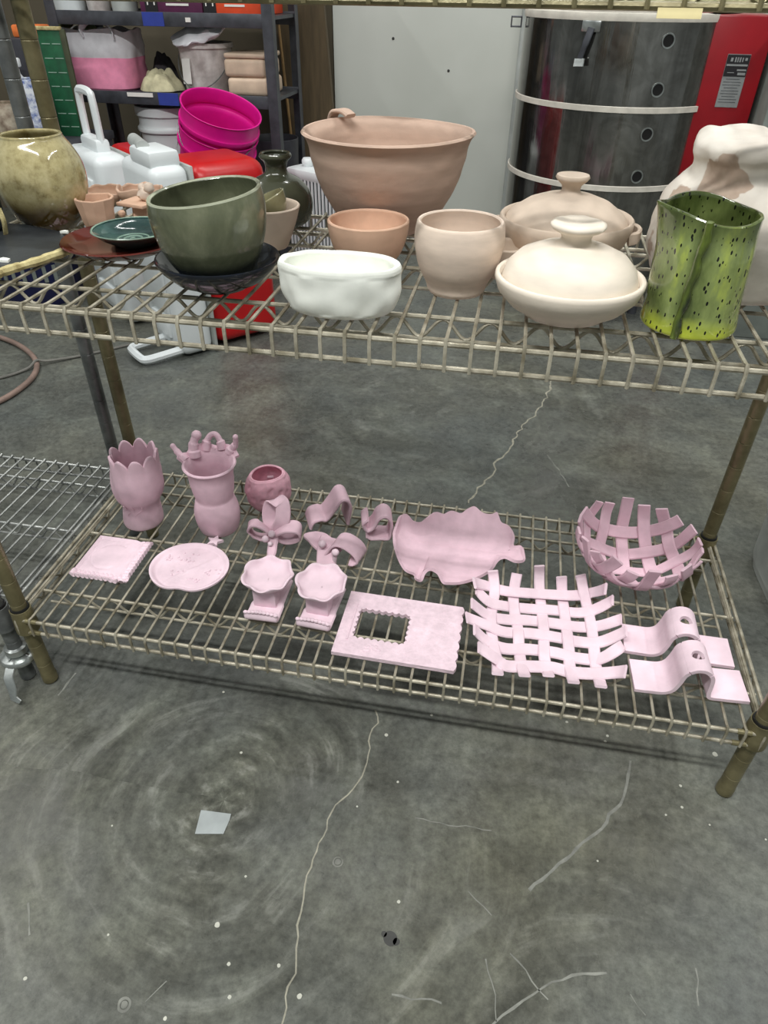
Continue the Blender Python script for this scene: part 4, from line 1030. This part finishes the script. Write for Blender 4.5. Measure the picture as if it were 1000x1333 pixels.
# clay blocks
xa = at(301, 100, y=YR+.1).x; xb = at(353, 100, y=YR+.1).x
for k, (h_, dx, lb) in enumerate(((.062, 0.004, 'bagged clay block, bottom one of the stack at right of the middle shelf'), (.062, -.004, 'bagged clay block, second from the bottom of its stack'), (.016, .0, 'thin clay slab on top of the two clay blocks'))):
    z_ = zm-.0015+(.0, .0625, .125)[k]
    q = MB(); q.box((0, 0, h_/2), ((xb-xa), .20, h_), None, min(.014, h_*.4), 3)
    for v in q.v: v += V((0, 0, .003*noise.noise(v*25)))if v.z > h_*.4 else V((0, 0, 0))
    tag(q.build('clay_block', clayblock, None, ((xa+xb)/2+dx, YR+.14, z_)), lb, 'clay block', )
# lower shelf white pail
t = thing('white_pail', 'white ribbed pail under the middle shelf, left of the magenta pails', 'pail', (at(214, 150, y=YR+.12).x, YR+.17, .1995))
rz_ = at(200, 141, y=YR+.0).z-.2; R5 = .132
MB().lathe(vessel([(R5*.88, 0), (R5*.9, .006), (R5*.97, rz_-.10), (R5*1.05, rz_-.098), (R5*1.05, rz_-.085), (R5*.99, rz_-.08), (R5*.99, rz_-.042), (R5*1.06, rz_-.038), (R5*1.06, rz_-.006)], .004, fine=3), 52).build('bucket', whitepl, t)
q = MB(); q.tube([(-R5*1.05, .0, rz_-.09), (-R5*1.12, -.03, rz_-.16), (-R5*.9, -R5*.75, rz_-.22)], .003, 6); q.build('bail', greypost, t)
heap_x = at(350, 170, y=YR+.1).x
tag(MB().lathe(vessel([(.085, 0), (.09, .01), (.105, .30)], .004), 36).build('grey_pail', toolblk, None, (heap_x-.02, YR+.22, .1995)), 'dark grey pail under the middle shelf, right of the magenta pails', 'pail')
tag(MB().box((0, 0, .11), (.2, .24, .22), None, .02).build('red_print_bag', redfab, None, (at(105, 160, y=YR+.1).x, YR+.19, .1995)), 'red printed bag under the middle shelf behind the cooler handle', 'bag')

# magenta pails on a dark tote
pm_ = at(288, 139, y=2.10); totz = .17
tag(MB().box((0, 0, totz/2), (.25, .24, totz), None, .015).build('storage_tote', toolblk, None, (-.43, 2.165, 0), (0, 0, 0)), 'dark storage tote under the magenta pails, behind the coolers', 'tote')
def pail5(name, label, loc, rot):
    t = thing(name, label, 'pail', loc, rot, None)
    MB().lathe(vessel([(.125, 0), (.128, .006), (.135, .235), (.1395, .30), (.149, .304), (.1505, .318), (.145, .322), (.1455, .365), (.15, .37)], .003, fine=3), 64).build('bucket', magenta, t)
    q = MB(); q.tube([(.148*cos(a), .148*sin(a), .31-.09*max(0, -sin(a))) for a in [PI+PI*k/16 for k in range(17)]], .002, 6); q.build('bail', greypost, t); return t
tilt = Matrix.Rotation(math.radians(19), 3, 'Y') @ Matrix.Rotation(math.radians(11), 3, 'X')
ax = tilt @ V((0, 0, 1)); te = tilt.to_euler()
rc = V((pm_.x, 2.10, pm_.z-.005))
pail5('magenta_pail', 'magenta plastic pail, the upper one nested inside its twin', rc-ax*.37, te)
pail5('magenta_pail', 'magenta plastic pail, the lower one holding its twin', rc-ax*.45, te)

# coolers standing on end
def cooler(name, label, A, ud, vlen, ulid, ubody, h, tele):
    u = V((ud[0], ud[1], 0)).normalized(); v = V((-u.y, u.x, 0)); rz = math.atan2(u.y, u.x)
    t = thing(name, label, 'cooler', (A.x, A.y, 0), (0, 0, rz))
    # local x = into the body, local y = across the lid
    MB().box((ulid/2, vlen/2, h/2+.004), (ulid, vlen, h-.008), None, .032, 4).build('lid', whitepl, t)
    q = MB(); q.box((-.004, vlen/2, h*.56), (.012, vlen*.66, h*.62), None, .005); q.box((-.004, vlen/2, h*.16), (.014, vlen*.5, h*.12), None, .005); q.build('lid_panel', whitepl, t)
    q = MB(); q.box((ulid+.006, vlen/2, h/2), (.012, vlen*1.01, h*.985), None, .004); q.build('lid_seam', greypl, t)
    q = MB(); q.box((ulid+ubody/2+.012, vlen/2, h/2+.002), (ubody, vlen*.96, h*.965), None, .05, 5); q.build('body', redpl, t)
    if tele:
        q = MB(); y0, y1 = vlen*.30, vlen*.72; x = ulid*.55
        q.strip(bez([(x, y0, h-.03), (x, y0, h+.08), (x, y0+.004, h+.15), (x, y0+.02, h+.17), (x, y1-.02, h+.17), (x, y1-.004, h+.15), (x, y1, h+.08), (x, y1, h-.03)], 5), .022, .026, (1, 0, 0)); q.build('tow_handle', whitepl, t)
        MB().box((x, (y0+y1)/2, h+.012), (.05, (y1-y0)*1.2, .05), None, .012).build('handle_base', whitepl, t)
    else:
        q = MB(); q.tube([(ulid*.62, vlen+.03, h+.030), (ulid*.30, vlen*.45, h+.036)], .02, 16)
        q.build('handle_tube', greypl, t)
        MB().box((ulid*.5, vlen*.40, h+.014), (.10, vlen*.6, .05), None, .014).build('handle_base', whitepl, t)
        q = MB(); zz = .028
        q.strip(bez([(.02, .03, zz), (-.07, .03, zz-.004), (-.115, .035, zz-.006), (-.125, .06, zz-.006), (-.125, .135, zz-.006), (-.115, .16, zz-.006), (-.07, .165, zz-.004), (.02, .165, zz)], 5), .028, .026, (0, 0, 1)); q.build('carry_handle', whitepl, t)
    return t
A2 = at(240, 470, 0); A1 = at(171, 427, 0)
cooler('cooler', 'white and red cooler standing on end, nearer with handle on the floor', A2, (.67, .743), .265, .12, .26, .60, False)
cooler('cooler', 'white and red cooler standing on end with raised tow handle, farther left', A1, (.67, .743), .32, .12, .17, .575, True)

# slatted white crate behind the bottle
cx0 = at(425, 205, y=2.1)
t = thing('slatted_crate', 'white slatted plastic crate with two knobs behind the dark bottle', 'crate', (cx0.x-.02, 2.22, 0), (0, 0, -.5))
hc = at(392, 222, y=2.15).z
MB().box((0, 0, hc-.02), (.30, .20, .04), None, .012).build('top', whitepl, t)
MB().box((0, 0, .03), (.30, .20, .06), None, .01).build('bottom', whitepl, t)
q = MB()
for k in range(16):
    x = -.14+.28*k/15
    for y in (-.094, .094): q.box((x, y, hc/2), (.008, .006, hc-.06))
for k in range(10):
    y = -.09+.18*k/9
    for x in (-.144, .144): q.box((x, y, hc/2), (.006, .008, hc-.06))
q.build('slats', whitepl, t)
MB().box((0, 0, hc/2), (.26, .17, hc-.08)).build('liner', utils, t)
for x in (-.09, .03):
    MB().lathe([(0, 0), (.018, 0), (.024, .012), (.024, .022), (.018, .03), (0, .032)], 20).build('knob', whitepl, t, (x, -.03, hc))

# left clutter on a work table
XT0, XT1 = -1.95, -.92; YT = 2.05; zt_ = at(30, 178, y=YT).z
t = thing('work_table', 'dark work table at far left behind the racks', 'table', ((XT0+XT1)/2, YT+.06, 0))
MB().box((0, 0, zt_-.015), (XT1-XT0, .34, .03), None, .004).build('top', toolblk, t)
for sx in (-1, 1):
    for sy in (-1, 1): MB().box((sx*((XT1-XT0)/2-.03), sy*.14, (zt_-.03)/2), (.04, .04, zt_-.03)).build('leg', utils, t)
g1 = at(62, 38, y=YT+.05); g2 = at(70, 170, y=YT+.05); gh = g1.z-zt_
t = thing('cutting_mat', 'green gridded cutting mat standing upright at left of utility shelf', 'cutting mat', (g1.x-.005, YT+.06, zt_+.0005), (0, 0, .1))
MB().box((0, 0, gh/2), (.088, .006, gh), None, .001).build('mat', greenmat, t)
MB().box((0, 0, gh+.002), (.098, .016, .012), None, .003).build('top_edge', rawedge, t)
MB().box((.052, 0, gh/2), (.022, .012, gh), None, .003).build('side_edge', darkgreen, t)
q = MB()
for k in range(1, 8):
    for s_ in (-1, 1): q.box((s_*.020, -.0036, gh-.045*k), (.032, .0008, .003))
q.build('grid_lines', tealrim, t)
p = at(48, 22, y=YT+.16); tag(MB().box((0, 0, .02), (.11, .09, .04), None, .008).build('orange_case', mat('orange_plastic', (226, 120, 60), .5), None, (p.x-.03, YT+.15, zt_+gh-.0315)), 'small orange case behind the top of the cutting mat', 'case')
tag(MB().box((0, 0, (gh-.032)/2), (.16, .12, gh-.032), None, .01).build('dark_crate', toolblk, None, (p.x-.03, YT+.15, zt_+.0005)), 'dark crate behind the cutting mat, under the orange case', 'crate')
p = at(26, 130, y=YT)
q = MB(); q.lathe(vessel([(.05, 0), (.056, .01), (.06, .08), (.056, .16), (.05, .20)], .004), 36, mod=lambda a, i, r, z: (r*(1+.12*noise.noise(V((cos(a)*2, sin(a)*2, z*14)))), z)); tag(q.build('print_sack', bluefab, None, (p.x+.07, YT-.04, zt_)), 'blue and white printed cloth sack behind the left posts', 'sack')
p = at(14, 60, y=YT); t = thing('spray_bottle', 'yellow-labelled white spray bottle behind the left posts', 'bottle', (p.x-.02, YT+.02, zt_))
MB().lathe([(0, 0), (.035, 0), (.037, .01), (.037, .15), (.03, .185), (.014, .21), (.014, .225), (0, .225)], 32).build('body', whitepl, t)
MB().lathe([(.0372, .09), (.0378, .09), (.0378, .14), (.0372, .14)], 32).build('yellow_label', mat('yellow_label', (226, 222, 90), .6), t)
MB().lathe([(.0372, .07), (.0378, .07), (.0378, .088), (.0372, .088)], 32).build('pink_label', mat('pink_label', (206, 70, 110), .6), t)
q = MB(); q.box((0, 0, .245), (.05, .02, .03), None, .006); q.box((-.022, 0, .222), (.01, .012, .04), None, .003); q.build('trigger', whitepl, t)
p = at(6, 178, y=YT-.12); q = MB(); q.lathe(vessel([(.04, 0), (.052, .02), (.056, .08), (.05, .12)], .005), 40, mod=lambda a, i, r, z: (r*(1+.06*noise.noise(V((cos(a)*2, sin(a)*2, z*20)))), z)); tag(q.build('beige_crock', beige, None, (p.x-.02, YT-.04, zt_)), 'cracked beige crock at the very left edge', 'crock')

# navy basket
p = at(38, 400, 0); t = thing('navy_basket', 'navy plastic basket with slots on floor behind the left rack', 'basket', (p.x-.02, p.y+.14, 0))
q = MB(); rb = .17; q.lathe(vessel([(rb*.86, 0), (rb*.9, .008), (rb, .17), (rb*1.05, .175), (rb*1.05, .19)], .005), 52); q.build('shell', navybin, t)
for k in range(14):
    a = PI+PI*k/14+.1; q = MB(); q.box((rb*.985*cos(a), rb*.985*sin(a), .13), (.006, .014, .06), rotz(a)); q.build('slot', greytool, t)

# hose and cord
q = MB(); q.tube(bez([(p_.x, p_.y, .0095) for p_ in [at(x, y, 0) for x, y in ((-60, 425), (0, 442), (28, 454), (46, 470), (48, 486), (34, 504), (0, 526), (-60, 548))]], 8), .009, 10)
tag(q.build('hose', hosem), 'dusty red hose curving on the floor at left', 'hose')
q = MB(); q.tube(bez([(p_.x, p_.y, z_) for p_, z_ in zip([at(x, y, 0) for x, y in ((-60, 505), (0, 494), (36, 483), (50, 477), (64, 474), (110, 464), (175, 449))], (.005, .005, .008, .022, .012, .005, .005))], 8), .0045, 8)
tag(q.build('cord', cordm), 'thin grey cord on the floor leading towards the coolers', 'cord')

# bin at right edge
t = thing('grey_bin', 'pale grey plastic bin with a dark hand hole at the right edge', 'bin', (1.492, .50, 0), (0, 0, .06))
q = MB()
vs = []
for (z, k) in ((0, .86), (.15, .93), (.155, 1.0), (.175, 1.0), (.178, .94), (.26, .98), (.265, 1.04), (.28, 1.04)):
    vs.append((z, k))
N = 40
def rrect(a, w_, d_):
    c_, s_ = cos(a), sin(a); e = 6; k = (abs(c_)**e+abs(s_)**e)**(-1/e); return c_*k*w_, s_*k*d_
q.lathe([(0, 0)]+[(k, z) for z, k in vs]+[(.98, .28), (.90, .02), (0, .02)], N, mod=lambda a, i, r, z: (1e-9, z)+tuple(c*r for c in rrect(a, .12, .18)))
q.build('tub', greypl, t)
MB().box((-.1165, -.07, .215), (.006, .09, .05), None, .002).build('hand_hole', black, t)

# ---------------------------------------------------------------- light
wd = bpy.data.worlds.new('room_air'); sc.world = wd; wd.use_nodes = True
bg = wd.node_tree.nodes['Background']; bg.inputs[0].default_value = (.92, 1.0, .97, 1); bg.inputs[1].default_value = .26
def tube_light(x, y, z, lx, ly, power, col=(1, 1, .98), tgt=None):
    l = bpy.data.lights.new('ceiling_tube', 'AREA'); l.shape = 'RECTANGLE'; l.size = lx; l.size_y = ly; l.energy = power; l.color = col
    o = bpy.data.objects.new('ceiling_tube', l); COL.objects.link(o); o.location = (x, y, z); o.rotation_euler = (0, 0, 0); return o
tube_light(.4, -1.2, 3.1, 2.4, .13, 109)
tube_light(-1.9, .6, 3.3, .12, 2.4, 38); tube_light(3.0, .4, 3.3, .12, 2.4, 38)
tube_light(.6, 1.6, 3.3, 2.4, .12, 40)
sc.view_settings.view_transform = 'Standard'; sc.view_settings.look = 'None'; sc.view_settings.gamma = 1; sc.view_settings.exposure = 0
sc.view_settings.use_curve_mapping = False
sc.cycles.use_denoising = True
sc.cycles.max_bounces = 6
